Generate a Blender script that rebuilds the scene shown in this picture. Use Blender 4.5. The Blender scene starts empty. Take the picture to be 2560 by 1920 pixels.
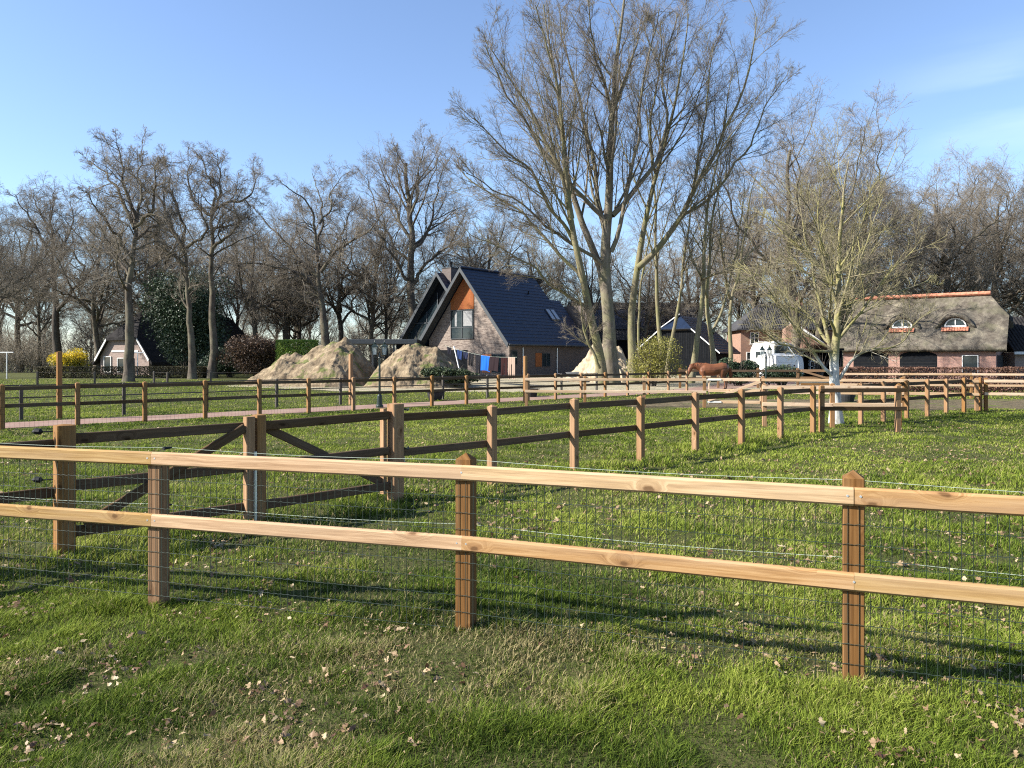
import bpy, math, random
import numpy as np
from mathutils import Vector
R = math.radians
sc = bpy.context.scene
COL = sc.collection
# ---------------------------------------------------------------- camera
F, HZ, CX, CZ = 1923.7, 897.0, 1280.0, 1.65      # focal length / horizon row in photo pixels, eye height
cam = bpy.data.cameras.new('camera'); camo = bpy.data.objects.new('camera', cam); COL.objects.link(camo)
camo.location = (0, 0, CZ); camo.rotation_euler = (R(90), 0, 0)
cam.sensor_width = 36; cam.lens = 36 * F / 2560; cam.shift_y = -(960 - HZ) / 2560
cam.clip_end = 3000; sc.camera = camo
# ---------------------------------------------------------------- sky, sun, exposure
SUN_A, SUN_E = 79.0, 33.0                        # from straight behind the camera towards the left / elevation
sdir = Vector((-math.sin(R(SUN_A)) * math.cos(R(SUN_E)), -math.cos(R(SUN_A)) * math.cos(R(SUN_E)), math.sin(R(SUN_E))))
w = bpy.data.worlds.new('World'); sc.world = w; w.use_nodes = True
nt = w.node_tree; nt.nodes.clear()
sky = nt.nodes.new('ShaderNodeTexSky'); sky.sky_type = 'NISHITA'; sky.sun_disc = False
sky.sun_elevation = R(SUN_E); sky.sun_rotation = math.atan2(sdir.x, sdir.y)
sky.air_density = 1.0; sky.dust_density = 0.35; sky.ozone_density = 4.5; sky.altitude = 0
bg = nt.nodes.new('ShaderNodeBackground'); bg.inputs[1].default_value = 0.095
wo = nt.nodes.new('ShaderNodeOutputWorld')
tc = nt.nodes.new('ShaderNodeTexCoord'); mp = nt.nodes.new('ShaderNodeMapping'); mp.inputs['Scale'].default_value = (1.3, 1.3, 9)
no = nt.nodes.new('ShaderNodeTexNoise'); no.inputs['Scale'].default_value = 2.2; no.inputs['Detail'].default_value = 5
sx = nt.nodes.new('ShaderNodeSeparateXYZ')
nt.links.new(tc.outputs['Generated'], mp.inputs[0]); nt.links.new(mp.outputs[0], no.inputs[0]); nt.links.new(tc.outputs['Generated'], sx.inputs[0])
def mr(tree, src, a, b, c, d):
    n = tree.nodes.new('ShaderNodeMapRange'); n.interpolation_type = 'SMOOTHSTEP'
    for i, v in zip((1, 2, 3, 4), (a, b, c, d)): n.inputs[i].default_value = v
    tree.links.new(src, n.inputs[0]); return n.outputs[0]
def mul(tree, a, b):
    n = tree.nodes.new('ShaderNodeMath'); n.operation = 'MULTIPLY'; tree.links.new(a, n.inputs[0])
    if isinstance(b, (int, float)): n.inputs[1].default_value = b
    else: tree.links.new(b, n.inputs[1])
    return n.outputs[0]
cl = mul(nt, mul(nt, mr(nt, no.outputs[0], .42, .66, 0, 1), mr(nt, sx.outputs['X'], .36, .52, 0, 1)),
         mul(nt, mr(nt, sx.outputs['Z'], .2, .25, 0, 1), mr(nt, sx.outputs['Z'], .29, .36, 1, 0)))
mx = nt.nodes.new('ShaderNodeMix'); mx.data_type = 'RGBA'
hs = nt.nodes.new('ShaderNodeHueSaturation'); hs.inputs['Saturation'].default_value = .95; hs.inputs['Hue'].default_value = .503; nt.links.new(sky.outputs[0], hs.inputs['Color'])
nt.links.new(mul(nt, cl, .13), mx.inputs[0]); nt.links.new(hs.outputs[0], mx.inputs[6]); mx.inputs[7].default_value = (6.2, 7.0, 8.3, 1)
nt.links.new(mx.outputs[2], bg.inputs[0]); nt.links.new(bg.outputs[0], wo.inputs[0])
sl = bpy.data.lights.new('sun', 'SUN'); sl.energy = 5.0; sl.angle = R(.5); sl.color = (1, .95, .86)
slo = bpy.data.objects.new('sun', sl); COL.objects.link(slo); slo.location = (-30, 0, 30)
slo.rotation_euler = sdir.to_track_quat('Z', 'Y').to_euler()
sc.view_settings.view_transform = 'Standard'; sc.view_settings.look = 'None'
sc.view_settings.exposure = 1.4; sc.view_settings.gamma = 1
cy = sc.cycles; cy.max_bounces = 5; cy.diffuse_bounces = 3; cy.glossy_bounces = 2; cy.transmission_bounces = 3; cy.transparent_max_bounces = 6
cy.caustics_reflective = False; cy.caustics_refractive = False; cy.use_denoising = False; cy.filter_width = 1.15
sc.render.use_persistent_data = False

rng = np.random.default_rng(7); random.seed(7)
def W(px, D): return (px - CX) / F * D
def P(px, py, D): return Vector(((px - CX) / F * D, D, CZ - (py - HZ) / F * D))
# ---------------------------------------------------------------- object helpers
def tag(o, label=None, cat=None, group=None, kind=None):
    if label: o['label'] = label
    if cat: o['category'] = cat
    if group: o['group'] = group
    if kind: o['kind'] = kind
    return o
def thing(name, label, cat, loc, group=None):
    o = bpy.data.objects.new(name, None); o.location = loc; o.empty_display_size = .2; COL.objects.link(o)
    return tag(o, label, cat, group)
def root_loc(o):
    v = Vector((0, 0, 0))
    while o is not None: v = v + Vector(o.location); o = o.parent
    return v
def copy_tree(o, parent=None):
    c = o.copy(); COL.objects.link(c); c.parent = parent
    for ch in list(o.children): copy_tree(ch, c)
    return c
class MB:
    def __init__(s): s.v = []; s.f = []; s.uv = []; s.mi = []; s.cur = 0
    def face(s, idx, uv=None):
        s.f.append(tuple(idx)); s.uv.append(uv or [(0, 0)] * len(idx)); s.mi.append(s.cur)
    def poly(s, pts, uv=None):
        b = len(s.v); s.v += [tuple(p) for p in pts]; s.face(range(b, b + len(pts)), uv)
    def bar(s, p0, p1, w, h, up=(0, 0, 1), ch=0.0, cap=0.0, capend=1):
        """timber from p0 to p1, w across, h along up; ch chamfer; u runs along the grain"""
        p0 = Vector(p0); p1 = Vector(p1); d = (p1 - p0); L = d.length; d.normalize(); up = Vector(up)
        sd = d.cross(up).normalized(); up = sd.cross(d).normalized()
        a, b = w / 2, h / 2
        if ch > 0: ring = [(-a + ch, -b), (a - ch, -b), (a, -b + ch), (a, b - ch), (a - ch, b), (-a + ch, b), (-a, b - ch), (-a, -b + ch)]
        else: ring = [(-a, -b), (a, -b), (a, b), (-a, b)]
        n = len(ring); base = len(s.v); u0 = random.random() * 40; v0 = random.random() * 9
        for q in (p0, p1):
            for x, y in ring: s.v.append(tuple(q + sd * x + up * y))
        per = [0]
        for i in range(n):
            q0, q1 = ring[i], ring[(i + 1) % n]; per.append(per[-1] + math.hypot(q0[0] - q1[0], q0[1] - q1[1]))
        for i in range(n):
            j = (i + 1) % n
            s.face((base + i, base + j, base + n + j, base + n + i),
                   [(u0, v0 + per[i]), (u0, v0 + per[i + 1]), (u0 + L, v0 + per[i + 1]), (u0 + L, v0 + per[i])])
        s.face(tuple(range(base + n - 1, base - 1, -1)), [(u0 + y * .3, v0 + x) for x, y in ring[::-1]])
        if cap > 0:
            t = len(s.v); s.v.append(tuple(p1 + d * cap))
            for i in range(n): s.face((base + n + i, base + n + (i + 1) % n, t), [(u0, v0 + per[i]), (u0, v0 + per[i + 1]), (u0 + .05, v0 + per[i])])
        else: s.face(tuple(range(base + n, base + 2 * n)), [(u0 + y * .3, v0 + x) for x, y in ring])
    def box(s, x0, x1, y0, y1, z0, z1, fr=None):
        pts = [(x, y, z) for z in (z0, z1) for x, y in ((x0, y0), (x1, y0), (x1, y1), (x0, y1))]
        if fr: pts = [fr(*p) for p in pts]
        b = len(s.v); s.v += [tuple(p) for p in pts]
        for f, (i, j) in (((0, 3, 2, 1), (0, 1)), ((4, 5, 6, 7), (0, 1)), ((0, 1, 5, 4), (0, 2)), ((1, 2, 6, 5), (1, 2)), ((2, 3, 7, 6), (0, 2)), ((3, 0, 4, 7), (1, 2))):
            raw = [(x, y, z) for z in (z0, z1) for x, y in ((x0, y0), (x1, y0), (x1, y1), (x0, y1))]
            s.face([b + k for k in f], [(raw[k][i], raw[k][j]) for k in f])
    def prism(s, poly, ex):
        """poly: list of 3d points, extruded by vector ex"""
        ex = Vector(ex); n = len(poly); b = len(s.v); poly = [Vector(p) for p in poly]
        s.v += [tuple(p) for p in poly] + [tuple(p + ex) for p in poly]
        o = poly[0]; e1 = (poly[1] - poly[0]).normalized(); nn = ex.normalized(); e2 = nn.cross(e1)
        uv = [((p - o).dot(e1), (p - o).dot(e2)) for p in poly]
        s.face(tuple(range(b + n - 1, b - 1, -1)), uv[::-1])
        s.face(tuple(range(b + n, b + 2 * n)), uv)
        for i in range(n):
            j = (i + 1) % n; l = (poly[j] - poly[i]).length
            s.face((b + i, b + j, b + n + j, b + n + i), [(0, 0), (l, 0), (l, ex.length), (0, ex.length)])
    def tube(s, pts, r, n=6, closed=True):
        pts = [Vector(p) for p in pts]; m = len(pts); b = len(s.v)
        rs = r if hasattr(r, '__len__') else [r] * m
        for i, p in enumerate(pts):
            t = (pts[min(i + 1, m - 1)] - pts[max(i - 1, 0)]).normalized()
            ref = Vector((0, 0, 1)) if abs(t.z) < .9 else Vector((1, 0, 0))
            a = t.cross(ref).normalized(); c = t.cross(a)
            for k in range(n):
                th = 2 * math.pi * k / n
                s.v.append(tuple(p + (a * math.cos(th) + c * math.sin(th)) * rs[i]))
        for i in range(m - 1):
            for k in range(n):
                l = (k + 1) % n; s.face((b + i * n + k, b + i * n + l, b + (i + 1) * n + l, b + (i + 1) * n + k))
        if closed: s.face(tuple(range(b + n - 1, b - 1, -1))); s.face(tuple(range(b + (m - 1) * n, b + m * n)))
    def lathe(s, c, prof, n=16):
        c = Vector(c); b = len(s.v); m = len(prof)
        for r, z in prof:
            for k in range(n): s.v.append((c.x + r * math.cos(2 * math.pi * k / n), c.y + r * math.sin(2 * math.pi * k / n), c.z + z))
        for i in range(m - 1):
            for k in range(n):
                l = (k + 1) % n; s.face((b + i * n + k, b + i * n + l, b + (i + 1) * n + l, b + (i + 1) * n + k))
        s.face(tuple(range(b + n - 1, b - 1, -1))); s.face(tuple(range(b + (m - 1) * n, b + m * n)))
    def build(s, name, mats, parent=None, smooth=False, bevel=0):
        off = root_loc(parent)
        me = bpy.data.meshes.new(name)
        me.from_pydata([(x - off.x, y - off.y, z - off.z) for x, y, z in s.v], [], s.f)
        uvl = me.uv_layers.new(name='UVMap'); flat = [c for f in s.uv for q in f for c in q]
        uvl.data.foreach_set('uv', flat)
        for m in (mats if isinstance(mats, (list, tuple)) else [mats]): me.materials.append(m)
        me.polygons.foreach_set('material_index', s.mi)
        if smooth: me.polygons.foreach_set('use_smooth', [True] * len(me.polygons))
        me.update()
        o = bpy.data.objects.new(name, me); COL.objects.link(o)
        if parent is not None: o.parent = parent
        if bevel:
            b = o.modifiers.new('bevel', 'BEVEL'); b.width = bevel; b.segments = 2; b.limit_method = 'ANGLE'
        return o
def np_mesh(name, V, faces4, mat, parent=None, smooth=False, tris=None, attr=None):
    """V (n,3) world coords, faces4 (m,4) quads, tris (k,3)"""
    off = root_loc(parent); V = V - np.array(off)
    me = bpy.data.meshes.new(name); me.vertices.add(len(V)); me.vertices.foreach_set('co', V.astype(np.float32).ravel())
    loops = [faces4.ravel()]; tot = [np.full(len(faces4), 4, np.int32)]
    if tris is not None: loops.append(tris.ravel()); tot.append(np.full(len(tris), 3, np.int32))
    loops = np.concatenate(loops).astype(np.int32); tot = np.concatenate(tot)
    st = np.concatenate([[0], np.cumsum(tot)[:-1]]).astype(np.int32)
    me.loops.add(len(loops)); me.loops.foreach_set('vertex_index', loops)
    me.polygons.add(len(tot)); me.polygons.foreach_set('loop_start', st); me.polygons.foreach_set('loop_total', tot)
    if smooth: me.polygons.foreach_set('use_smooth', np.ones(len(tot), bool))
    me.update(calc_edges=True); me.materials.append(mat)
    if attr is not None:
        a = me.attributes.new('tint', 'FLOAT_VECTOR', 'POINT'); a.data.foreach_set('vector', attr.astype(np.float32).ravel())
    o = bpy.data.objects.new(name, me); COL.objects.link(o)
    if parent is not None: o.parent = parent
    return o
# ---------------------------------------------------------------- materials
class NT:
    def __init__(s, name, rough=.8, spec=.3):
        s.m = bpy.data.materials.new(name); s.m.use_nodes = True; s.t = s.m.node_tree
        s.b = s.t.nodes['Principled BSDF']; s.b.inputs['Roughness'].default_value = rough
        s.b.inputs['Specular IOR Level'].default_value = spec
    def n(s, typ, **kw):
        x = s.t.nodes.new(typ)
        for k, v in kw.items(): setattr(x, k, v)
        return x
    def l(s, a, b): s.t.links.new(a, b)
    def coord(s, which='Object', scale=(1, 1, 1), rot=(0, 0, 0)):
        c = s.n('ShaderNodeTexCoord'); m = s.n('ShaderNodeMapping'); m.inputs['Scale'].default_value = scale; m.inputs['Rotation'].default_value = rot
        s.l(c.outputs[which], m.inputs[0]); return m.outputs[0]
    def noise(s, co, scale, detail=4, rough=.55, dist=0):
        x = s.n('ShaderNodeTexNoise'); s.l(co, x.inputs['Vector']); x.inputs['Scale'].default_value = scale
        x.inputs['Detail'].default_value = detail; x.inputs['Roughness'].default_value = rough; x.inputs['Distortion'].default_value = dist
        return x.outputs[0]
    def ramp(s, fac, stops, interp='LINEAR'):
        x = s.n('ShaderNodeValToRGB'); s.l(fac, x.inputs[0]); e = x.color_ramp.elements; x.color_ramp.interpolation = interp
        while len(e) < len(stops): e.new(.5)
        for i, (p, c) in enumerate(stops): e[i].position = p; e[i].color = (*c, 1)
        return x.outputs[0]
    def mix(s, f, a, b, blend='MIX'):
        x = s.n('ShaderNodeMix'); x.data_type = 'RGBA'; x.blend_type = blend
        for v, i in ((f, 0), (a, 6), (b, 7)):
            if isinstance(v, (int, float)): x.inputs[i].default_value = v
            elif isinstance(v, tuple): x.inputs[i].default_value = (*v, 1)
            else: s.l(v, x.inputs[i])
        return x.outputs[2]
    def col(s, c):
        if isinstance(c, tuple): s.b.inputs['Base Color'].default_value = (*c, 1)
        else: s.l(c, s.b.inputs['Base Color'])
        return s
    def bump(s, h, strength=.4, dist=.02):
        x = s.n('ShaderNodeBump'); s.l(h, x.inputs['Height']); x.inputs['Strength'].default_value = strength; x.inputs['Distance'].default_value = dist
        s.l(x.outputs[0], s.b.inputs['Normal']); return s
    def isl(s): return s.n('ShaderNodeNewGeometry').outputs['Random Per Island']
def flat(name, c, rough=.7, spec=.12, var=.25, sc_=6, metal=0):
    m = NT(name, rough, spec); co = m.coord(); f = m.noise(co, sc_, 5)
    d = tuple(x * (1 - var) for x in c); u = tuple(min(1, x * (1 + var)) for x in c)
    m.col(m.ramp(f, [(.3, d), (.7, u)])); m.b.inputs['Metallic'].default_value = metal
    m.bump(f, .15, .01); return m.m
def wood(name, dark, mid, light, grey=None, greyamt=.3, knots=True, rough=.7):
    m = NT(name, .85, .08)
    kc = m.coord('UV', (2.3, 4.6, 1)); wn_ = m.n('ShaderNodeTexNoise'); m.l(kc, wn_.inputs['Vector']); wn_.inputs['Scale'].default_value = 4; wn_.inputs['Detail'].default_value = 3
    va = m.n('ShaderNodeVectorMath', operation='MULTIPLY_ADD'); m.l(wn_.outputs['Color'], va.inputs[0]); va.inputs[1].default_value = (.16, .16, 0); m.l(kc, va.inputs[2])
    v = m.n('ShaderNodeTexVoronoi', voronoi_dimensions='2D'); m.l(va.outputs[0], v.inputs['Vector']); v.inputs['Scale'].default_value = 1.0
    sp = m.n('ShaderNodeSeparateColor'); m.l(v.outputs['Color'], sp.inputs[0]); has = mr(m.t, sp.outputs[0], .58, .6, 0, 1)
    bend = mul(m.t, mul(m.t, mr(m.t, v.outputs['Distance'], 0, .34, 1, 0), has), 3.2 if knots else 0.0)
    cx = m.n('ShaderNodeCombineXYZ'); m.l(bend, cx.inputs[1])
    def warp(sc3):
        q = m.n('ShaderNodeVectorMath', operation='ADD'); m.l(m.coord('UV', sc3), q.inputs[0]); m.l(cx.outputs[0], q.inputs[1]); return q.outputs[0]
    g = warp((1.1, 30, 1)); g2 = m.coord('UV', (.6, 7, 1)); g3 = warp((3, 130, 1))
    f1 = m.noise(g, 1.6, 6, .65, .5); f2 = m.noise(g2, 1.5, 3); f3 = m.noise(g3, 1.2, 2)
    base = m.ramp(f1, [(.25, dark), (.5, mid), (.72, light)])
    hs = m.n('ShaderNodeHueSaturation'); m.l(base, hs.inputs['Color'])
    oi = m.n('ShaderNodeObjectInfo').outputs['Random']
    m.l(mr(m.t, oi, 0, 1, .84, 1.12), hs.inputs['Value']); m.l(mr(m.t, m.isl(), 0, 1, .485, .515), hs.inputs['Hue'])
    m.l(mr(m.t, oi, 1, 0, .88, 1.1), hs.inputs['Saturation'])
    c = m.mix(mr(m.t, f2, .35, .75, 0, greyamt), hs.outputs[0], grey or (.35, .33, .3))
    c = m.mix(mr(m.t, f3, .55, .75, 0, .35), c, dark)
    if knots:
        k = mul(m.t, mr(m.t, v.outputs['Distance'], .035, .085, 1, 0), has); ring = mul(m.t, mr(m.t, v.outputs['Distance'], .07, .2, 1, 0), has)
        c = m.mix(mul(m.t, ring, .4), c, dark); c = m.mix(mul(m.t, k, .75), c, tuple(x * .42 for x in dark))
    m.col(c); m.bump(f1, .25, .004); return m.m
M = {}
M['wood_new'] = wood('wood_new', (.2, .1, .045), (.38, .22, .11), (.52, .34, .19), (.37, .265, .175), .5)
M['wood_post'] = wood('wood_post', (.09, .042, .018), (.18, .092, .042), (.26, .145, .07), (.2, .14, .085), .3)
M['wood_mid'] = wood('wood_mid', (.05, .028, .014), (.09, .053, .03), (.14, .088, .05), (.1, .08, .06), .45)  # rail wood kept darker than the posts to carry shade in its colour
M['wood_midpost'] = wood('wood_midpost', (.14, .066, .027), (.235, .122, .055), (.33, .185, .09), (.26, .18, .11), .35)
M['wood_old'] = wood('wood_old', (.04, .033, .028), (.07, .06, .05), (.12, .1, .085), (.13, .13, .12), .4)
M['wood_pale'] = wood('wood_pale', (.34, .2, .11), (.52, .35, .22), (.65, .47, .31), (.52, .42, .32), .4)
M['cladding'] = wood('cladding', (.22, .075, .035), (.34, .125, .06), (.42, .17, .085), (.3, .13, .07), .2, knots=False)
M['wire'] = flat('wire', (.025, .038, .03), .5, .25, .2)
M['steel'] = flat('steel', (.62, .65, .68), .35, .6, .15, metal=.7)
M['cord'] = flat('cord', (.4, .46, .38), .7, .1, .1)
M['black'] = flat('black_plastic', (.012, .012, .013), .6, .2, .3)
M['white'] = flat('white_paint', (.66, .65, .62), .45, .4, .06)
M['offwhite'] = flat('offwhite', (.62, .62, .6), .5, .4, .12)
M['anthracite'] = flat('anthracite', (.05, .056, .062), .5, .25, .15)
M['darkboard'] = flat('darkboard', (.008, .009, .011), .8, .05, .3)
M['rooftile'] = flat('rooftile_navy', (.009, .017, .038), .42, .3, .25, 3)
M['lamp_green'] = flat('lamp_green', (.012, .022, .018), .35, .5, .2)
M['rubber'] = flat('rubber', (.02, .02, .021), .7, .3, .3)
def glass_mat(name, c=(.02, .03, .035)):
    m = NT(name, .06, .35); m.col(c); return m.m
M['glass'] = glass_mat('window_glass')
M['skylight'] = glass_mat('skylight_glass', (.25, .3, .36))
def lampglass():
    m = NT('lamp_glass', .1, .6); m.col((.6, .66, .66)); m.b.inputs['Alpha'].default_value = .35; return m.m
M['lampglass'] = lampglass()
def brick(name, c1, c2, mortar, sx_=.22, sy=.06, blotch=(.1, .07, .06), amt=.4):
    m = NT(name, .85, .2); co = m.coord('UV'); b = m.n('ShaderNodeTexBrick'); m.l(co, b.inputs['Vector'])
    b.inputs['Scale'].default_value = 1; b.inputs['Brick Width'].default_value = sx_; b.inputs['Row Height'].default_value = sy; b.inputs['Mortar Size'].default_value = .008
    b.inputs['Color1'].default_value = (*c1, 1); b.inputs['Color2'].default_value = (*c2, 1); b.inputs['Mortar'].default_value = (*mortar, 1)
    st = m.coord('UV', (1.6, 7, 1)); f = m.noise(st, 1.1, 5, .7)
    m.col(m.mix(mr(m.t, f, .46, .6, 0, amt), b.outputs[0], blotch)); m.bump(b.outputs['Fac'], -.3, .01); return m.m
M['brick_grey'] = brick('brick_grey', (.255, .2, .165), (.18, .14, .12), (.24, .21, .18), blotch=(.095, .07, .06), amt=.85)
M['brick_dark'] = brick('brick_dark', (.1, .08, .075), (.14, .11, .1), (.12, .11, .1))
M['brick_pink'] = brick('brick_pink', (.33, .17, .125), (.24, .12, .095), (.3, .24, .2), blotch=(.2, .12, .11), amt=.6)
M['brick_pale'] = brick('brick_pale', (.3, .22, .19), (.25, .18, .155), (.28, .24, .21), blotch=(.17, .12, .1), amt=.4)
M['brick_orange'] = brick('brick_orange', (.3, .165, .11), (.23, .12, .085), (.28, .22, .18), blotch=(.2, .14, .11), amt=.4)
def bark(name, c0, c1, moss=None, amt=.5, scale=5):
    m = NT(name, .95, .05); co = m.coord('Object', (1, 1, .28)); f = m.noise(co, scale, 6, .65)
    c = m.ramp(f, [(.3, c0), (.68, c1)])
    if moss:
        g = m.noise(m.coord('Object'), 1.1, 4, .6); c = m.mix(mr(m.t, g, .42, .62, 0, amt), c, moss)
    m.col(c); m.bump(f, .7, .04); return m.m
M['bark_oak'] = bark('bark_oak', (.05, .041, .033), (.13, .108, .088), (.16, .15, .1), .5)
M['bark_dark'] = bark('bark_dark', (.045, .038, .032), (.11, .095, .08))
M['bark_big'] = bark('bark_big', (.09, .073, .055), (.215, .185, .145), (.15, .15, .08), .5)
M['bark_moss'] = bark('bark_moss', (.1, .085, .05), (.23, .2, .13), (.175, .17, .08), .7)
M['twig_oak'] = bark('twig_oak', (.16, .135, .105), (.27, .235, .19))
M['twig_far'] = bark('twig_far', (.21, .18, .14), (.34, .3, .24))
M['twig_big'] = bark('twig_big', (.13, .105, .082), (.24, .205, .165), (.18, .17, .11), .5)
M['twig_lichen'] = bark('twig_lichen', (.14, .118, .08), (.27, .235, .155), (.27, .25, .11), .6, 9)
def whitewash():
    m = NT('whitewashed_bark', .85, .15); co = m.coord('Object', (1, 1, .4)); f = m.noise(co, 7, 6, .65)
    c = m.ramp(f, [(.3, (.12, .1, .065)), (.68, (.25, .22, .14))])
    c = m.mix(mr(m.t, m.noise(m.coord('Object'), 2.2, 4), .4, .6, 0, .7), c, (.26, .24, .085))
    wh = m.ramp(m.noise(co, 9, 5), [(.32, (.24, .235, .2)), (.5, (.46, .455, .42)), (.75, (.6, .59, .55))])
    c0 = m.n('ShaderNodeTexCoord'); s = m.n('ShaderNodeSeparateXYZ'); m.l(c0.outputs['Object'], s.inputs[0])
    a = m.n('ShaderNodeMath', operation='ADD'); m.l(s.outputs['Z'], a.inputs[0]); m.l(mul(m.t, m.noise(m.coord('Object'), 3, 4), .9), a.inputs[1])
    m.col(m.mix(mr(m.t, a.outputs[0], 1.9, 2.35, 1, 0), c, wh)); m.bump(f, .6, .02); return m.m
M['whitewash'] = whitewash()
def grass_mat():
    m = NT('grass_blades', .75, .1)
    at = m.n('ShaderNodeAttribute'); at.attribute_name = 'tint'; sp = m.n('ShaderNodeSeparateXYZ'); m.l(at.outputs['Vector'], sp.inputs[0])
    g = m.ramp(sp.outputs[0], [(0, (.05, .08, .012)), (.3, (.12, .17, .021)), (.65, (.215, .262, .038)), (1, (.32, .345, .075))])
    c = m.mix(sp.outputs[1], g, (.36, .29, .15)); m.col(c)
    # thin leaves let some light through
    tr = m.n('ShaderNodeBsdfTranslucent'); m.l(c, tr.inputs[0]); mx = m.n('ShaderNodeMixShader'); mx.inputs[0].default_value = .35
    m.l(m.b.outputs[0], mx.inputs[1]); m.l(tr.outputs[0], mx.inputs[2]); m.l(mx.outputs[0], m.t.nodes['Material Output'].inputs[0]); return m.m
M['grass'] = grass_mat()
def leafy(name, stops, trans=.25, dryscale=None):
    m = NT(name, .55, .35); i = m.isl(); c = m.ramp(i, stops); m.col(c)
    tr = m.n('ShaderNodeBsdfTranslucent'); m.l(c, tr.inputs[0]); mx = m.n('ShaderNodeMixShader'); mx.inputs[0].default_value = trans
    m.l(m.b.outputs[0], mx.inputs[1]); m.l(tr.outputs[0], mx.inputs[2]); m.l(mx.outputs[0], m.t.nodes['Material Output'].inputs[0]); return m.m
M['litter'] = leafy('leaf_litter', [(0, (.09, .045, .025)), (.35, (.24, .15, .085)), (.75, (.32, .23, .13)), (1, (.41, .33, .2))], .2)
M['holly'] = leafy('holly_leaf', [(0, (.014, .03, .014)), (.6, (.035, .06, .026)), (1, (.075, .1, .06))], .1)
M['box_leaf'] = leafy('hedge_leaf', [(0, (.1, .17, .03)), (1, (.2, .29, .05))], .3)
M['hedge_leaf'] = leafy('beech_hedge_leaf', [(0, (.045, .038, .02)), (.6, (.09, .075, .035)), (1, (.14, .12, .06))], .2)
M['red_leaf'] = leafy('red_hedge_leaf', [(0, (.06, .025, .018)), (.6, (.14, .07, .045)), (1, (.24, .14, .09))], .2)
M['brown_leaf'] = leafy('brown_bush_leaf', [(0, (.035, .025, .018)), (.6, (.085, .055, .036)), (1, (.17, .1, .06))], .2)
M['yellow'] = leafy('forsythia_flower', [(0, (.5, .36, .01)), (.5, (.75, .56, .02)), (1, (.8, .66, .06))], .3)
M['olive_leaf'] = leafy('olive_leaf', [(0, (.1, .1, .02)), (.5, (.2, .19, .04)), (1, (.34, .31, .07))], .3)
M['conifer'] = leafy('conifer_leaf', [(0, (.018, .03, .012)), (1, (.05, .07, .03))], .1)
def ground_mat():
    m = NT('ground_grass', .95, .1); co = m.coord()
    f = m.noise(co, 14, 6, .7); p = m.noise(co, .35, 4, .6); fine = m.noise(co, 60, 3, .7)
    c = m.ramp(f, [(.25, (.022, .027, .009)), (.5, (.058, .072, .018)), (.75, (.11, .13, .034))])
    c = m.mix(mr(m.t, p, .4, .65, 0, .4), c, (.09, .11, .026)); c = m.mix(mr(m.t, fine, .4, .66, 0, .75), c, (.085, .066, .036))
    m.col(c); m.bump(f, 1, .06); return m.m
M['ground'] = ground_mat()
def earth(name, c0, c1, c2, patch=None, amt=.7, scale=1.2, bump=.8):
    m = NT(name, .95, .1); co = m.coord(); f = m.noise(co, scale, 8, .65, .3)
    c = m.ramp(f, [(.3, c0), (.5, c1), (.72, c2)])
    if patch: c = m.mix(mr(m.t, m.noise(co, .9, 5, .65), .54, .62, 0, amt), c, patch)
    m.col(c); m.bump(m.noise(co, scale * 4, 6, .7), bump, .08); return m.m
M['mud'] = earth('mud', (.05, .042, .026), (.115, .092, .056), (.19, .15, .095), (.1, .12, .03), .85, 2.5)
M['sandyard'] = earth('sandy_yard', (.2, .17, .12), (.3, .26, .18), (.42, .36, .26), (.14, .16, .06), .6, 1.5)
M['mound'] = earth('mound_soil', (.07, .05, .032), (.185, .14, .09), (.33, .262, .17), (.09, .11, .03), .85, 1.6)
M['pale'] = earth('pale_pile', (.2, .15, .095), (.37, .295, .2), (.5, .42, .3), (.3, .24, .17), .6, 2.0)
def paving():
    m = NT('brick_paving', .9, .15); co = m.coord(); b = m.n('ShaderNodeTexBrick'); m.l(co, b.inputs['Vector'])
    b.inputs['Scale'].default_value = 1; b.inputs['Brick Width'].default_value = .21; b.inputs['Row Height'].default_value = .1; b.inputs['Mortar Size'].default_value = .008
    b.inputs['Color1'].default_value = (.27, .16, .125, 1); b.inputs['Color2'].default_value = (.2, .12, .1, 1); b.inputs['Mortar'].default_value = (.2, .16, .12, 1)
    m.col(m.mix(mr(m.t, m.noise(co, 1.2, 5), .4, .7, 0, .6), b.outputs[0], (.28, .215, .165))); m.bump(b.outputs['Fac'], -.3, .01); return m.m
M['paving'] = paving()
def thatch():
    m = NT('thatch', .95, .1); co = m.coord('Object'); f = m.noise(co, 1.3, 8, .7); s = m.noise(m.coord('Object', (9, 9, 2)), 4, 4, .7)
    c = m.ramp(f, [(.32, (.04, .034, .028)), (.46, (.105, .09, .073)), (.58, (.17, .15, .118)), (.72, (.3, .26, .18))])  # strong contrast: the dark streaks paint tree shadows onto the straw
    c = m.mix(mr(m.t, s, .4, .7, 0, .55), c, (.075, .06, .045)); c = m.mix(mr(m.t, m.noise(co, .8, 4), .5, .64, 0, .5), c, (.1, .096, .06))
    m.col(c); m.bump(s, .9, .05); return m.m
M['thatch'] = thatch()
M['thatch_dark'] = flat('thatch_dark', (.03, .028, .028), .95, .05, .35, 4)  # thatch darkened so the farmhouse slopes hold their shade in the colour
M['red_tile'] = flat('red_ridge_tile', (.42, .17, .105), .75, .2, .3, 3)
M['corrugated'] = flat('corrugated_roof', (.055, .055, .06), .8, .1, .25, 2)
M['solar'] = flat('solar_panel', (.016, .018, .028), .25, .5, .15, 1)
M['greysheet'] = flat('grey_sheet', (.22, .22, .22), .8, .2, .2)
M['horse'] = flat('chestnut_coat', (.15, .056, .024), .5, .35, .3, 2.2)
M['horse_dark'] = flat('chestnut_mane', (.2, .07, .03), .7, .2, .3, 8)
M['hoof'] = flat('hoof', (.08, .06, .05), .6, .3)
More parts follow.
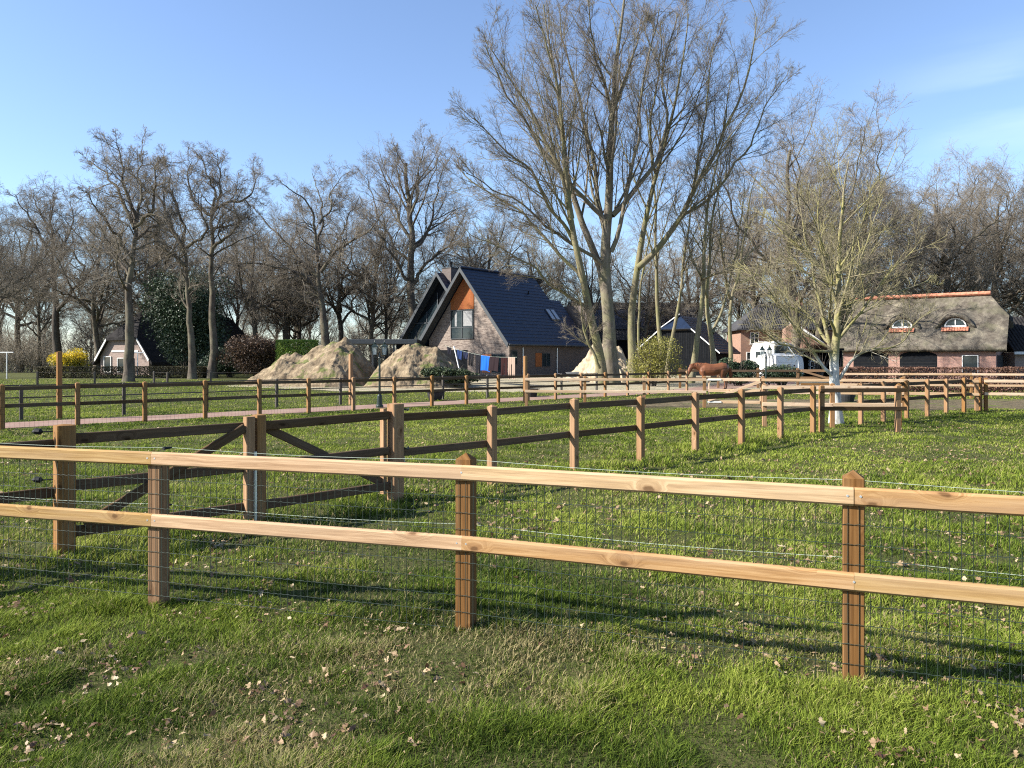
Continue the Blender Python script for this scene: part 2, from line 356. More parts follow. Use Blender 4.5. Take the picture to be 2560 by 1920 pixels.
# ---------------------------------------------------------------- ground
def gh(x, y):
    """height of the ground: gentle hollows near the front fence, level beyond"""
    x = np.asarray(x, float); y = np.asarray(y, float)
    f = np.clip((14 - y) / 6, 0, 1)
    h = .018 * np.sin(x * 1.9 + .4 * y) * np.cos(y * 1.3 - .7 * x) + .01 * np.sin(x * 5.1 + 1) * np.sin(y * 4.3)
    dip = -.07 * np.clip((-x - .1) / 2.2, 0, 1) * np.clip((8.5 - y) / 3, 0, 1)
    return (h + dip) * f
ys = np.concatenate([np.arange(-6, 16, .16), np.geomspace(16, 900, 60)])
xs = np.concatenate([-np.geomspace(700, 14, 40), np.arange(-13.9, 13.9, .2), np.geomspace(14, 700, 40)])
X, Y = np.meshgrid(xs, ys); V = np.stack([X, Y, gh(X, Y)], -1).reshape(-1, 3)
nx, ny = len(xs), len(ys); i, j = np.meshgrid(np.arange(nx - 1), np.arange(ny - 1)); b0 = (j * nx + i).ravel()
tag(np_mesh('ground', V, np.stack([b0, b0 + 1, b0 + nx + 1, b0 + nx], 1), M['ground'], smooth=True), kind='structure')
def sheet(name, pts, mat, z=.006, wob=0.0, sub=14):
    """flat sheet with a softly irregular outline"""
    out = []; n = len(pts)
    for k in range(n):
        a = Vector((*pts[k], 0)); b = Vector((*pts[(k + 1) % n], 0)); d = (b - a); nn = Vector((-d.y, d.x, 0)).normalized()
        for q in range(sub): out.append(a + d * (q / sub) + nn * random.uniform(-wob, wob))
    m = MB(); m.poly([(p.x, p.y, z) for p in out]); return tag(m.build(name, mat), kind='structure')
DU = Vector((.719, .695, 0)); DN = Vector((-.695, .719, 0))     # direction of the driveway fence / towards the drive
FD0 = Vector((-11.86, 17.9, 0))
def dw(t, s): p = FD0 + DU * t + DN * s; return (p.x, p.y)
sheet('driveway', [dw(-30, .25), dw(31, .3), dw(44, 2), dw(52, 6), dw(49, 9), dw(38, 4.5), dw(30, 2.35), dw(-30, 1.95)], M['paving'], .009, .03, 24)
sheet('yard', [(-17, 46), (-9, 39.5), (0, 38), (7.5, 40), (16, 42), (40, 47), (40, 90), (-16, 90), (-20, 60)], M['sandyard'], .004, .5)
sheet('mud', [(3, 26.8), (8, 24.9), (11, 24.6), (16, 24.3), (26, 24), (34, 30), (30, 31.5), (16, 31), (9, 31.5), (4, 30.5)], M['mud'], .005, .35)
# ---------------------------------------------------------------- fences
def V2(p): return Vector((p[0], p[1], float(gh(p[0], p[1]))))
def post(name, p, d, size, h, mat, parent, cap=.03, ch=.006, lean=(0, 0)):
    m = MB(); b = V2(p); m.bar(b - Vector((0, 0, .25)), b + Vector((lean[0], lean[1], h - cap)), size, size, up=d, ch=ch, cap=cap)
    return m.build(name, mat, parent)
def fence(label, pts, heights, rh=.09, rt=.042, ph=1.07, psize=.10, side=1, pm='wood_midpost', rm='wood_mid', spans=None,
          closed_ends=(0, 0), group=None, notch=.012, ext=(0, 0), skip=(), name='paddock_fence', insul=False):
    c = sum((V2(p) for p in pts), Vector()) / len(pts)
    t = thing(name, label, 'fence', (c.x, c.y, 0), group)
    n = len(pts); V = [V2(p) for p in pts]; dirs = [(V[min(i + 1, n - 1)] - V[max(i - 1, 0)]).normalized() for i in range(n)]
    for i in range(n):
        post('post', pts[i], dirs[i], psize, ph + random.uniform(-.012, .012), M[pm], t)
        if insul:
            nn = Vector((-dirs[i].y, dirs[i].x, 0)) * side
            for z in (.985, .585):
                m = MB(); q = V[i] + dirs[i] * (psize / 2) + nn * .03 + Vector((0, 0, z)); m.tube([q, q + dirs[i] * .03], [.022, .016], 8); m.build('insulator', M['black'], t)
    for hi, z in enumerate(heights):
        sp = spans or [(i, i + 1) for i in range(n - 1)]
        for k, (a, b) in enumerate(sp):
            if (a, b) in skip: continue
            d = (V[b] - V[a]).normalized(); nn = Vector((-d.y, d.x, 0)) * side * (psize / 2 + rt / 2 - notch)
            p0 = V[a] + nn + Vector((0, 0, z + random.uniform(-.006, .006))) + d * (.002 if k else -psize / 2 - ext[0])
            p1 = V[b] + nn + Vector((0, 0, z + random.uniform(-.006, .006))) + (d * (psize / 2 + ext[1]) if b == n - 1 else -d * .002)
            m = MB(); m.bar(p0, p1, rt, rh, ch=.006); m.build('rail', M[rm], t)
    return t
def mesh_wire(parent, V, side, psize, z0, z1, hz, dx=.05, r=.002, sag=.004):
    """galvanised green field mesh: upright and cross wires between posts V"""
    vs, fs = [], []
    def seg(pts, rr):
        m = len(pts); b = sum(len(q) for q in vs); pts = np.array(pts); a = np.zeros((m * 3, 3))
        for k, (ox, oz) in enumerate(((0, 1), (.87, -.5), (-.87, -.5))): a[k::3] = pts + np.array(nnp) * ox * rr + np.array(up2) * oz * rr
        vs.append(a)
        for i in range(m - 1):
            for k in range(3): l = (k + 1) % 3; fs.append((b + i * 3 + k, b + i * 3 + l, b + i * 3 + 3 + l, b + i * 3 + 3 + k))
    for a in range(len(V) - 1):
        p, q = V[a], V[a + 1]; d = (q - p); L = d.length; d.normalize(); nn = Vector((-d.y, d.x, 0)) * side; off = nn * (psize / 2 + .004)
        cnt = int(round(L / dx)); nnp = tuple(nn)
        for k in range(cnt):
            s = (k + .45) * L / cnt; up2 = tuple(d); b = p + d * s + off; g = p.z + (q.z - p.z) * s / L
            seg([(b.x + random.uniform(-1, 1) * .002, b.y, g + z0), (b.x + random.uniform(-1, 1) * .002, b.y, g + (z0 + z1) / 2), (b.x, b.y, g + z1)], r)
        for z in hz:
            up2 = (0, 0, 1); pts = []
            for k in range(cnt * 2 + 1):
                s = k * L / (cnt * 2); b = p + d * s + off; g = p.z + (q.z - p.z) * s / L
                w_ = (.0035 if k % 2 else -.0035); pts.append((b.x + nn.x * w_, b.y + nn.y * w_, g + z + w_ * .9 - sag * math.sin(math.pi * s / L)))
            seg(pts, r * .95)
    return np_mesh('wire_mesh', np.concatenate(vs), np.array(fs), M['wire'], parent)
# --- front fence
FP = [(-6.75, 6.5), (-4.62, 5.98), (-2.46, 5.36), (-.28, 4.70), (1.73, 3.90), (3.78, 3.13), (5.85, 2.4)]
ff = thing('paddock_fence', 'new pale wooden two rail fence with green wire mesh across the foreground', 'fence', (-.28, 4.7, 0))
FV = [Vector((p[0], p[1], 0)) for p in FP]
for i, p in enumerate(FP):
    d = (FV[min(i + 1, 6)] - FV[max(i - 1, 0)]).normalized(); post('post', p, d, .10, 1.07, M['wood_post'], ff, cap=.038, ch=.004)
for z, spans in ((.962, [(0, 2), (2, 4), (4, 6)]), (.535, [(0, 2), (2, 3), (3, 5), (5, 6)])):
    for a, b in spans:
        m = MB(); q = []
        for k in range(a, b):
            p, r_ = FV[k], FV[k + 1]; d = (r_ - p).normalized(); nn = Vector((d.y, -d.x, 0)) * (.05 + .021 - .016)
            p0 = p + nn + Vector((0, 0, z)) + d * (.0015 if k == a else -.0); p1 = r_ + nn + Vector((0, 0, z)) - d * (.0015 if k == b - 1 else 0)
            q.append((p0, p1))
        for p0, p1 in q: m.bar(p0, p1, .042, .092, ch=.011)
        m.build('rail', M['wood_new'], ff, smooth=False)
        for k in range(a, b + 1):
            d = (FV[min(k + 1, 6)] - FV[max(k - 1, 0)]).normalized(); nn = Vector((d.y, -d.x, 0))
            for e in ((-.03, .03) if k in (a, b) else (0,)):
                if (k == a and e < 0 and a > 0) or (k == b and e > 0): continue
                c = FV[k] + nn * (.05 + .042 - .016) + d * e + Vector((0, 0, z + .004)); ms = MB(); ms.tube([c, c + nn * .002], [.0065, .0055], 10); ms.build('screw', M['steel'], ff)
mesh_wire(ff, FV, -1, .10, .015, .95, [.02, .12, .22, .32, .42, .52, .62, .72, .82, .92])
for z in (1.02, .615):
    m = MB()
    for a, b in zip(FV[:-1], FV[1:]):
        d = (b - a).normalized(); nn = Vector((-d.y, d.x, 0)) * .11
        pts = [a + (b - a) * (k / 8) + nn + Vector((0, 0, z - .02 * math.sin(math.pi * k / 8))) for k in range(9)]; m.tube(pts, .0013, 5)
    m.build('fence_cord', M['cord'], ff)
    for a in FV:
        m = MB(); c = a + Vector((.2, .95, 0)) * .05 + Vector((0, 0, z)); m.tube([c, c + Vector((.03, .06, 0))], [.012, .007], 8); m.build('insulator', M['black'], ff)
# --- diagonal middle fence with the double gate
MPs = [(-.26 + 1.165 * k, 10.0 + 1.19 * k) for k in range(6)] + [(6.62, 16.92)]
GA, GB, GC = (-1.34, 8.85), (-2.62, 7.78), (-3.85, 6.62)
def gpost(p, label_parent): return post('gate_post', p, Vector((.72, .69, 0)), .145, 1.13, M['wood_midpost'], label_parent, cap=.012, ch=.008)
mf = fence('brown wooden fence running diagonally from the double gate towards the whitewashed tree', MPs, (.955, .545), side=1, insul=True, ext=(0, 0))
gpost(GA, mf)
V0, V1 = V2(GA), V2(MPs[0]); d = (V1 - V0).normalized(); nn = Vector((-d.y, d.x, 0)) * .06
for z in (.955, .545):
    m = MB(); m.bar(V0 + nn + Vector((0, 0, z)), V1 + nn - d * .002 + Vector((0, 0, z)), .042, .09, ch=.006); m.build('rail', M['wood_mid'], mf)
m = MB(); q = V0 + d * .1 + Vector((0, 0, .5)); m.box(q.x - .012, q.x + .03, q.y - .02, q.y + .02, q.z - .22, q.z); m.build('latch_plate', M['steel'], mf)
for z in (1.05, .6):
    m = MB(); b = V0 + d * .13 + Vector((0, 0, z)); m.tube([b + Vector((math.cos(a) * .05, math.sin(a) * .05, .012 * math.sin(a * 3))) for a in np.linspace(0, 9, 22)], .007, 5); m.build('chain', M['wire'], mf)
lf = fence('brown wooden fence leaving the left edge of the photo beside the double gate', [(-6.35, 4.2), (-5.1, 5.4)], (.955, .545), side=1)
gpost(GC, lf); V0, V1 = V2((-5.1, 5.4)), V2(GC); d = (V1 - V0).normalized(); nn = Vector((-d.y, d.x, 0)) * .06
for z in (.955, .545):
    m = MB(); m.bar(V0 + nn + Vector((0, 0, z)) + d * .002, V1 + nn + Vector((0, 0, z)), .042, .09, ch=.006); m.build('rail', M['wood_mid'], lf)
for z in (1.07, .66):
    m = MB(); b = V1 - d * .07 + Vector((0, 0, z)); c = b + Vector((-.09, -.03, 0)); m.tube([b + Vector((-.02, 0, 0)), c], [.006, .006], 6); m.tube([c, c + Vector((-.02, 0, 0)), c + Vector((-.06, 0, .004)), c + Vector((-.09, 0, 0))], [.008, .026, .026, .006], 8); m.build('insulator', M['black'], lf)
def gate_leaf(label, p0, p1, bra, extra=0, center=1):
    """p0 hinge side, p1 meeting side"""
    a, b = V2(p0), V2(p1); d = (b - a).normalized(); nn = Vector((-d.y, d.x, 0)); z = lambda v: Vector((0, 0, v))
    t = thing('field_gate', label, 'gate', a, 'leaves of the double wooden gate')
    A, B = a + d * (.078 if extra else .1), b - d * .055
    for h in (.995, .59, .19):
        m = MB(); m.bar(A + nn * .012 + z(h), B + nn * .012 + z(h), .042, .092, ch=.006); m.build('rail', M['wood_mid'], t)
    if not extra: m = MB(); m.bar(A + d * .04 + nn * -.034 + z(.1), A + d * .04 + nn * -.034 + z(1.07), .045, .085, up=nn, ch=.005); m.build('stile', M['wood_midpost'], t)
    m = MB(); m.bar(B + nn * -.034 + z(.08), B + nn * -.034 + z(1.1), .09, .09, up=nn, ch=.006); m.build('stile', M['wood_midpost'], t)
    m = MB(); m.bar(B - d * .05 - nn * .038 + z(.99), A + d * .07 - nn * .038 + z(.24), .04, .088, up=(0, 0, 1), ch=.006); m.build('brace', M['wood_mid'], t)
    if extra:
        m = MB(); m.bar(B + d * .115 - nn * .02 + z(-.02), B + d * .115 - nn * .02 + z(1.11), .1, .11, up=nn, ch=.007, cap=.01); m.build('closing_post', M['wood_midpost'], t)
        m = MB(); q = B + d * .04 - nn * .09; m.tube([q + z(-.03), q + z(.75)], .017, 10); m.build('drop_bolt', M['steel'], t)
    else:
        m = MB(); q = (A + B) / 2 - nn * .012 + d * .05; m.bar(q - d * .035 - nn * .0 + z(.99), q + d * .035 + z(.99), .004, .05); m.build('maker_plate', M['offwhite'], t)
    return t
gate_leaf('left leaf of the double wooden gate with its brace rising to the steel drop bolt', GC, GB, 1, extra=1)
gate_leaf('right leaf of the double wooden gate with a small white plate on its top rail', GA, GB, 1)
# --- driveway fence and the dark fence behind the drive
DPs = [(-11.86 + 1.135 * k, 17.9 + 1.1 * k) for k in range(-2, 19)]
dfn = fence('long brown wooden fence along the near side of the brick driveway', DPs, (.955, .545), side=1)
mesh_wire(dfn, [V2(p) for p in DPs[:9]], -1, .1, .02, .94, [.04, .2, .36, .52, .68, .84], dx=.1, r=.0022)
fence('dark weathered fence with thin rails on the far side of the driveway', [(-16.2, 17.8), (-13.2, 20.7), (-11.3, 22.4), (-9.6, 24.2), (-7.95, 26.0), (-6.2, 27.8), (-4.5, 29.5), (-2.8, 31.2), (-1.05, 32.8), (.6, 34.3), (2.3, 35.8), (4.1, 37.3)],
      (.93, .6), rh=.035, rt=.03, ph=.98, psize=.085, pm='wood_old', rm='wood_old', side=1)
fence('low dark wire fence with thin posts in front of the clipped hedge', [(-38, 46), (-33.5, 46.5), (-29.6, 48), (-25.6, 47.2), (-22.8, 49), (-20.6, 46), (-18.4, 47), (-15, 48)],
      (.8, .45), rh=.012, rt=.012, ph=.86, psize=.1, pm='wood_old', rm='wood_old', side=1)
# --- paddock behind: long pale fence, kissing gate bits
def lin(a, b, n): return [(a[0] + (b[0] - a[0]) * k / (n - 1), a[1] + (b[1] - a[1]) * k / (n - 1)) for k in range(n)]
F1 = lin((.50, 26.6), (6.5, 26.0), 4)
fence('pale new rail fence between the tall post and the paddock gate', F1, (.945, .53), side=-1, rm='wood_pale')
F1b = lin((8.35, 25.6), (14.55, 24.1), 4)
fence('pale new rail fence passing behind the whitewashed tree', F1b, (.95, .54), side=-1, rm='wood_pale')
pg = thing('field_gate', 'pale paddock gate with white metal ends hanging in the pale rail fence', 'gate', (6.5, 26.0, 0))
a, b = Vector((6.62, 25.94, 0)), Vector((8.25, 25.6, 0)); d = (b - a).normalized(); z = lambda v: Vector((0, 0, v))
for h in (.95, .58, .2):
    m = MB(); m.bar(a + z(h), b + z(h), .045, .1, ch=.006); m.build('rail', M['wood_pale'], pg)
for q in (a, b):
    m = MB(); m.bar(q + z(.12) + d * .03 + Vector((0, .045, 0)), q + z(1.0) + d * .03 + Vector((0, .045, 0)), .09, .04, up=d, ch=.004); m.build('stile', M['wood_pale'], pg)
m = MB(); m.bar(a + z(.26) - Vector((0, .045, 0)), b + z(.9) - Vector((0, .045, 0)), .04, .09); m.build('brace', M['wood_pale'], pg)
m = MB()
for h in (.95, .2): m.bar(a + z(h) - d * .03 - Vector((.0, .012, 0)), a + z(h) + d * .42 - Vector((0, .012, 0)), .06, .05)
m.build('hinge_strap', M['offwhite'], pg)
fence('pale rails leading from the brown fence behind the whitewashed trunk', [(6.15, 18.75), (7.7, 18.5), (9.2, 18.3)], (.96, .55), side=-1, rm='wood_pale')
fence('dark fronted short fence section before the whitewashed trunk', [(6.86, 17.05), (8.62, 17.2)], (.955, .545), side=-1, ext=(0, .12))
fence('brown fence running away to the right behind the whitewashed tree', [(8.75, 19.3), (9.75, 20.2), (10.85, 21.15), (11.9, 22.05), (12.95, 22.95), (13.95, 23.75), (14.75, 24.25)], (.955, .545), side=1, skip=())
fence('pale fence leaving the right edge of the photo from the brown fence end', [(14.9, 24.2), (16.8, 23.7), (18.8, 23.2)], (.95, .55), side=-1, rm='wood_pale')
fence('pale fence farthest back in front of the reddish beech hedge', [(14.2, 33.2), (16.6, 32.6), (19.1, 32.0), (21.5, 31.4), (24, 30.8)], (1.0, .54), side=-1, rm='wood_pale')
fence('old dark fence behind the horse and below the white camper', [(9.5, 43.5), (11.6, 43.3), (13.75, 43.0), (15.9, 42.8), (17.9, 42.6), (20, 42.3)], (.98, .55), rh=.12, ph=1.15, psize=.13, pm='wood_post', rm='wood_mid', side=-1)
m = MB(); og = thing('field_gate', 'old brown gate with one diagonal brace left of the whitewashed tree', 'gate', (15.7, 42.5, 0))
a, b = Vector((15.95, 42.5, 0)), Vector((18.6, 42.2, 0))
for h in (1.0, .6, .25): m = MB(); m.bar(a + z(h), b + z(h), .05, .13); m.build('rail', M['wood_midpost'], og)
m = MB(); m.bar(a + z(1.0) - Vector((0, .06, 0)), b + z(.2) - Vector((0, .06, 0)), .05, .11); m.build('brace', M['wood_midpost'], og)
# --- tall square posts
for px, D, h, l in ((148.4, 21.2, 1.84, 'tall square wooden post rising above the driveway fence at far left'), (877, 27.8, 1.82, 'tall square wooden post in front of the left soil mound'), (1313, 29.1, 1.75, 'tall square wooden post by the corner of the dark roofed house')):
    m = MB(); x = W(px, D); m.bar((x, D, -.1), (x, D, h), .12, .12, up=(.7, .7, 0), ch=.006, cap=.01)
    o = m.build('wooden_post', M['wood_midpost']); tag(o, l, 'post', 'tall square posts')
# ---------------------------------------------------------------- buildings
class Fr:
    def __init__(s, o, u, v=None):
        s.o = Vector((o[0], o[1], 0)); s.u = Vector((u[0], u[1], 0)).normalized(); s.v = Vector(v).to_3d().normalized() if v else Vector((s.u.y, -s.u.x, 0))
    def __call__(s, a, b, z): return s.o + s.u * a + s.v * b + Vector((0, 0, z))
def mbox(fr, a0, a1, b0, b1, z0, z1): m = MB(); m.box(a0, a1, b0, b1, z0, z1, fr); return m
def tiles(fr, a0, a1, b0, z0, b1, z1, n, lift=.05, a0f=None, a1f=None):
    """courses of roof tiles from ridge (b0,z0) to eave (b1,z1); a0f/a1f may vary the ends with t"""
    m = MB(); nrm = Vector((0, 0, 1))
    for i in range(n):
        t0, t1 = i / n, (i + 1) / n; A0, A1 = (a0f(t0), a0f(t1)) if a0f else (a0, a0); B0, B1 = (a1f(t0), a1f(t1)) if a1f else (a1, a1)
        p = lambda a, t, dz: fr(a, b0 + (b1 - b0) * t, z0 + (z1 - z0) * t + dz)
        m.poly([p(A0, t0, 0), p(B0, t0, 0), p(B1, t1, lift), p(A1, t1, lift)]); m.poly([p(A0, t1, lift), p(B1, t1, lift), p(B1, t1, -.06), p(A0, t1, -.06)])
    m.poly([fr(a0f(0) if a0f else a0, b0, z0 - .12), fr(a1f(0) if a1f else a1, b0, z0 - .12), fr(a1f(1) if a1f else a1, b1, z1 - .12), fr(a0f(1) if a0f else a0, b1, z1 - .12)])
    return m
def window(fr, a, b0, b1, z0, z1, parent, cols=1, rows=(1,), fw=.07, out=-1, fm='anthracite', gm='glass', sill=None):
    """window on a wall lying in the plane a=const of frame fr"""
    o = .045 * out; m = MB()
    for x0, x1, y0, y1 in ((b0, b1, z1 - fw, z1), (b0, b1, z0, z0 + fw), (b0, b0 + fw, z0 + fw, z1 - fw), (b1 - fw, b1, z0 + fw, z1 - fw)):
        m.box(*sorted((a, a + 2 * o)), x0, x1, y0, y1, fr)
    for k in range(1, cols): x = b0 + (b1 - b0) * k / cols; m.box(*sorted((a, a + 1.7 * o)), x - fw / 2, x + fw / 2, z0 + fw, z1 - fw, fr)
    for r_ in rows:
        if r_ < 1: zz = z0 + (z1 - z0) * r_; m.box(*sorted((a, a + 1.5 * o)), b0 + fw, b1 - fw, zz - fw / 2, zz + fw / 2, fr)
    wn = m.build('window', M[fm], parent); g = MB(); g.box(*sorted((a + .01 * out, a + .03 * out)), b0 + fw * .6, b1 - fw * .6, z0 + fw * .6, z1 - fw * .6, fr); g.build('pane', M[gm], wn)
    if sill: s = MB(); s.box(*sorted((a, a + .12 * out)), b0 - .06, b1 + .06, z0 - .07, z0 - .005, fr); s.build('sill', M[sill], wn)
    return wn
# --- modern house with two steep gables
hf = Fr((-4.84, 72), (.628, .778)); HR, HE, HW = 10.15, 2.95, 5.85; SL = (HR - HE) / HW
house = thing('gabled_house', 'modern house with two steep gables, navy tiled roof and grey brown brickwork', 'house', (-4.84, 72, 0))
def wallpoly(fr, a, c, wd, top, eave, thick=.3, inset=.32):
    k = (top - eave) / wd
    zz = lambda x: top - inset - abs(x) * k
    ww = wd - .75
    return [fr(a, c - ww, 0), fr(a, c + ww, 0), fr(a, c + ww, zz(ww)), fr(a, c, zz(0)), fr(a, c - ww, zz(ww))]
m = MB(); m.prism(wallpoly(hf, 1.0, 0, HW, HR, HE), hf.u * .3); m.build('gable_wall', M['brick_grey'], house)
m = MB(); ww = HW - .75
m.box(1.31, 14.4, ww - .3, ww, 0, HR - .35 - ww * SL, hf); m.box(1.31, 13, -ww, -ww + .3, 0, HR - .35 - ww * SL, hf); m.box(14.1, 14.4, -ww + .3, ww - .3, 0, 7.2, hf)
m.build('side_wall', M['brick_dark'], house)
m = MB(); ww = HW - .75; zz = lambda x: HR - .33 - abs(x) * SL
yb = (-2.45, .72)   # wooden panel above the window, between these b values
GP = .95; m.prism([hf(GP, yb[0] + .3, 6.35), hf(GP, yb[1] + .12, 6.35), hf(GP, yb[1] + .12, zz(yb[1] + .12)), hf(GP, 0, zz(0)), hf(GP, yb[0] + .3, zz(yb[0] + .3))], hf.u * .06)
for k in range(1, 22):
    x = yb[0] + .3 + k * .14
    if x < yb[1] + .1: m.box(.925, .96, x - .01, x + .01, 6.36, zz(x) - .01, hf)
m.build('cladding', M['cladding'], house)
rf = tiles(hf, 0, 11.4, 0, HR, HW, HE, 22, a1f=lambda t: 11.4 if t < 2 else 11.4).build('roof', M['rooftile'], house)
tiles(hf, 11.4, 13.2, 1.95, HR - 1.95 * SL, HW, HE, 15).build('roof_extension', M['rooftile'], house)
m = MB(); m.prism([hf(11.41, 1.95, HR - 1.95 * SL), hf(13.2, 1.95, HR - 1.95 * SL), hf(13.2, -2.5, HR - 1.95 * SL), hf(11.41, -2.5, HR - 1.95 * SL)], (0, 0, -.2)); m.build('flat_roof', M['anthracite'], house)
tiles(hf, 0, 13, 0, HR, -HW, HE, 22).build('roof', M['rooftile'], house)
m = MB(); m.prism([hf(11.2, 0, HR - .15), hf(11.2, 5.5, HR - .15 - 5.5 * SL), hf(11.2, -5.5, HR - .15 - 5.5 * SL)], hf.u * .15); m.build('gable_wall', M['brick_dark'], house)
def rake(fr, a, c, wd, top, eave, parent, thick=.36, depth=.9):
    m = MB()
    for s_ in (-1, 1):
        m.prism([fr(a, c, top + .08), fr(a, c + s_ * wd, eave + .08), fr(a, c + s_ * (wd - .12), eave - .3), fr(a, c + s_ * .0, top - thick)], fr.u * .08)
        m.prism([fr(a + .081, c, top - .13), fr(a + .081, c + s_ * wd, eave - .13), fr(a + .081, c + s_ * wd, eave - .2), fr(a + .081, c, top - .2)], fr.u * depth)
    m.build('bargeboard', M['anthracite'], parent)
rake(hf, -.09, 0, HW, HR, HE, house)
# front gable windows and openings: z from photo rows
window(hf, 1.0, -2.12, .82, 3.52, 6.3, house, 2, (.4,))
for bb_ in ((-1.6, -1.35), (-.5, .62)):
    mbox(hf, .962, .968, bb_[0], bb_[1], 4.75, 6.2).build('curtain', M['greysheet'], house)
m = mbox(hf, 1.02, 1.05, -4.9, .0, 0, 2.5); m.cur = 0; m.v = [tuple(Vector(v) - hf.u * .05) for v in m.v]; m.build('porch_shade_panel', M['darkboard'], house)  # flat dark sheet on the solid wall, painting the shade of a porch
m = mbox(hf, .94, .99, 1.9, 3.0, .35, 2.1); m.build('shutter', M['cladding'], house)
window(hf, 1.0, 3.05, 4.6, .35, 2.1, house, 2)
m = mbox(hf, .6, .98, -4.2, -.4, .0, .5); m.build('planter', M['greysheet'], house)
sf = Fr(hf(0, 0, 0), hf.v, tuple(hf.u))     # frame for the side wall: a runs across, b along the house
window(sf, ww, 1.2, 2.1, 1.1, 2.4, house, 1, out=1); window(sf, ww, 5.9, 7.2, .9, 2.2, house, 2, out=1)
m = mbox(sf, ww + .001, ww + .05, 4.9, 5.85, .9, 2.2); m.build('shutter', M['cladding'], house)
for bb in (2.9, 8.3): m = MB(); m.tube([sf(ww + .09, bb, 0), sf(ww + .09, bb, 2.7)], .05, 8); m.build('downpipe', M['steel'], house)
m = MB(); m.tube([hf(0, HW + .05, HE - .02), hf(13.2, HW + .05, HE - .02)], .08, 8); m.build('gutter', M['anthracite'], house)
m = MB(); m.tube([hf(-.02, 0, HR + .1), hf(11.4, 0, HR + .1)], .11, 8); m.build('ridge_tiles', M['rooftile'], house)
for k in range(2):
    t0, t1 = .50, .66; a0 = 9.35 + k * .8; q = lambda a, t, dz: hf(a, HW * t, HR - HW * SL * t + dz)
    m = MB(); m.prism([q(a0, t0, .07), q(a0 + .7, t0, .07), q(a0 + .7, t1, .07), q(a0, t1, .07)], Vector((0, 0, .09)));  s_ = m.build('roof_window', M['anthracite'], house)
    m = MB(); m.prism([q(a0 + .08, t0 + .012, .165), q(a0 + .62, t0 + .012, .165), q(a0 + .62, t1 - .012, .165), q(a0 + .08, t1 - .012, .165)], Vector((0, 0, .02))); m.build('pane', M['skylight'], s_)
m = MB(); q = hf(8.3, HW * .28, HR - HW * SL * .28); m.tube([q, q + Vector((0, 0, .35))], .06, 8); m.build('vent_pipe', M['darkboard'], house)
# second wing behind on the left, parallel
g2 = Fr(hf(1.2, -4.25, 0), hf.u); 
tiles(g2, 0, 9, 0, HR, -HW, HE, 22).build('roof', M['rooftile'], house); tiles(g2, 0, 9, 0, HR, 3.2, HR - 3.2 * SL, 12).build('roof', M['rooftile'], house)
rake(g2, -.09, 0, HW, HR, HE, house)
m = MB(); m.prism([g2(.8, -5.1, 0), g2(.8, 3.2, 0), g2(.8, 3.2, HR - .35 - 3.2 * SL), g2(.8, 0, HR - .35), g2(.8, -5.1, HR - .35 - 5.1 * SL)], g2.u * .2); m.build('boarded_gable', M['darkboard'], house)
m = MB(); m.prism([g2(.76, -4.9, 2.6), g2(.76, -.6, 2.6), g2(.76, -.6, HR - .9 - .6 * SL - .9), g2(.76, -4.9, HR - .9 - 4.9 * SL + .9)], g2.u * .03); gw = m.build('gable_glazing', M['glass'], house)
m = MB()
for x in (-.6, -2.1, -3.6): m.box(.7, .755, x - .05, x + .05, 2.6, HR - 1.2 - abs(x) * SL, g2)
m.box(.7, .75, -4.6, -.6, 5.2, 5.32, g2); m.build('glazing_bar', M['anthracite'], gw)
cf = Fr(hf(2.1, -3.8, 0), hf.u)
ch = mbox(cf, 0, 1.15, -.62, .62, 4.6, 10.6).build('chimney', M['brick_dark'], house)
m = mbox(cf, -.05, 1.2, -.68, .68, 10.605, 10.68); m.build('cap', M['anthracite'], ch)
m = MB(); m.lathe(cf(.5, .1, 10.68), [(.13, 0), (.13, .45), (.2, .46), (.2, .56)], 10); m.build('flue', M['black'], ch)
# carport on the left with flat anthracite roof
cp = thing('carport', 'flat roofed anthracite carport joining the left side of the modern house', 'carport', (-12, 75.5, 0))
kf = Fr((-15.6, 75.0), (1, .02)); m = mbox(kf, 0, 6.6, -2.6, 2.6, 3.05, 3.5); m.build('fascia', M['anthracite'], cp, bevel=.03)
for a in (.3, 2.3, 4.3): mbox(kf, a, a + .16, 2.2, 2.36, 0, 3.04).build('post', M['anthracite'], cp)
m = mbox(kf, 4.6, 6.5, 2.0, 2.1, 0, 3.04); m.build('wall_panel', M['darkboard'], cp)
# --- thatched farmhouse at left
ff2 = Fr((-39.3, 78), (.366, .93)); v2 = ff2.v
farm = thing('thatched_farmhouse', 'old thatched farmhouse with pinkish gable half hidden behind trees at left', 'house', (-39.3, 78, 0))
fr_, fe, fw_ = 6.6, 1.3, 4.0
zr = lambda b: fr_ - abs(b) * (fr_ - fe) / fw_
m = MB(); m.prism([ff2(0, -3.3, 0), ff2(0, 3.3, 0), ff2(0, 3.3, zr(3.3) - .25), ff2(0, 2.0, zr(2.0) - .25), ff2(0, -2.0, zr(2.0) - .25), ff2(0, -3.3, zr(3.3) - .25)], ff2.u * .3); m.build('wall', M['brick_pale'], farm)
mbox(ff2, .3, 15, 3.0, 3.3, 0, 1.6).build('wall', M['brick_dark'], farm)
def slabroof(fr, pts, thick, mat, parent, name='roof'):
    m = MB(); m.prism([fr(*p) for p in pts], Vector((0, 0, thick))); return m.build(name, mat, parent)
slabroof(ff2, [(2.1, 0, fr_), (-.35, 2.1, zr(2.1)), (-.35, fw_, fe), (15, fw_, fe), (15, 0, fr_)], -.3, M['thatch_dark'], farm)
slabroof(ff2, [(2.1, 0, fr_), (-.35, -2.1, zr(2.1)), (-.35, -fw_, fe), (15, -fw_, fe), (15, 0, fr_)], -.3, M['thatch_dark'], farm)
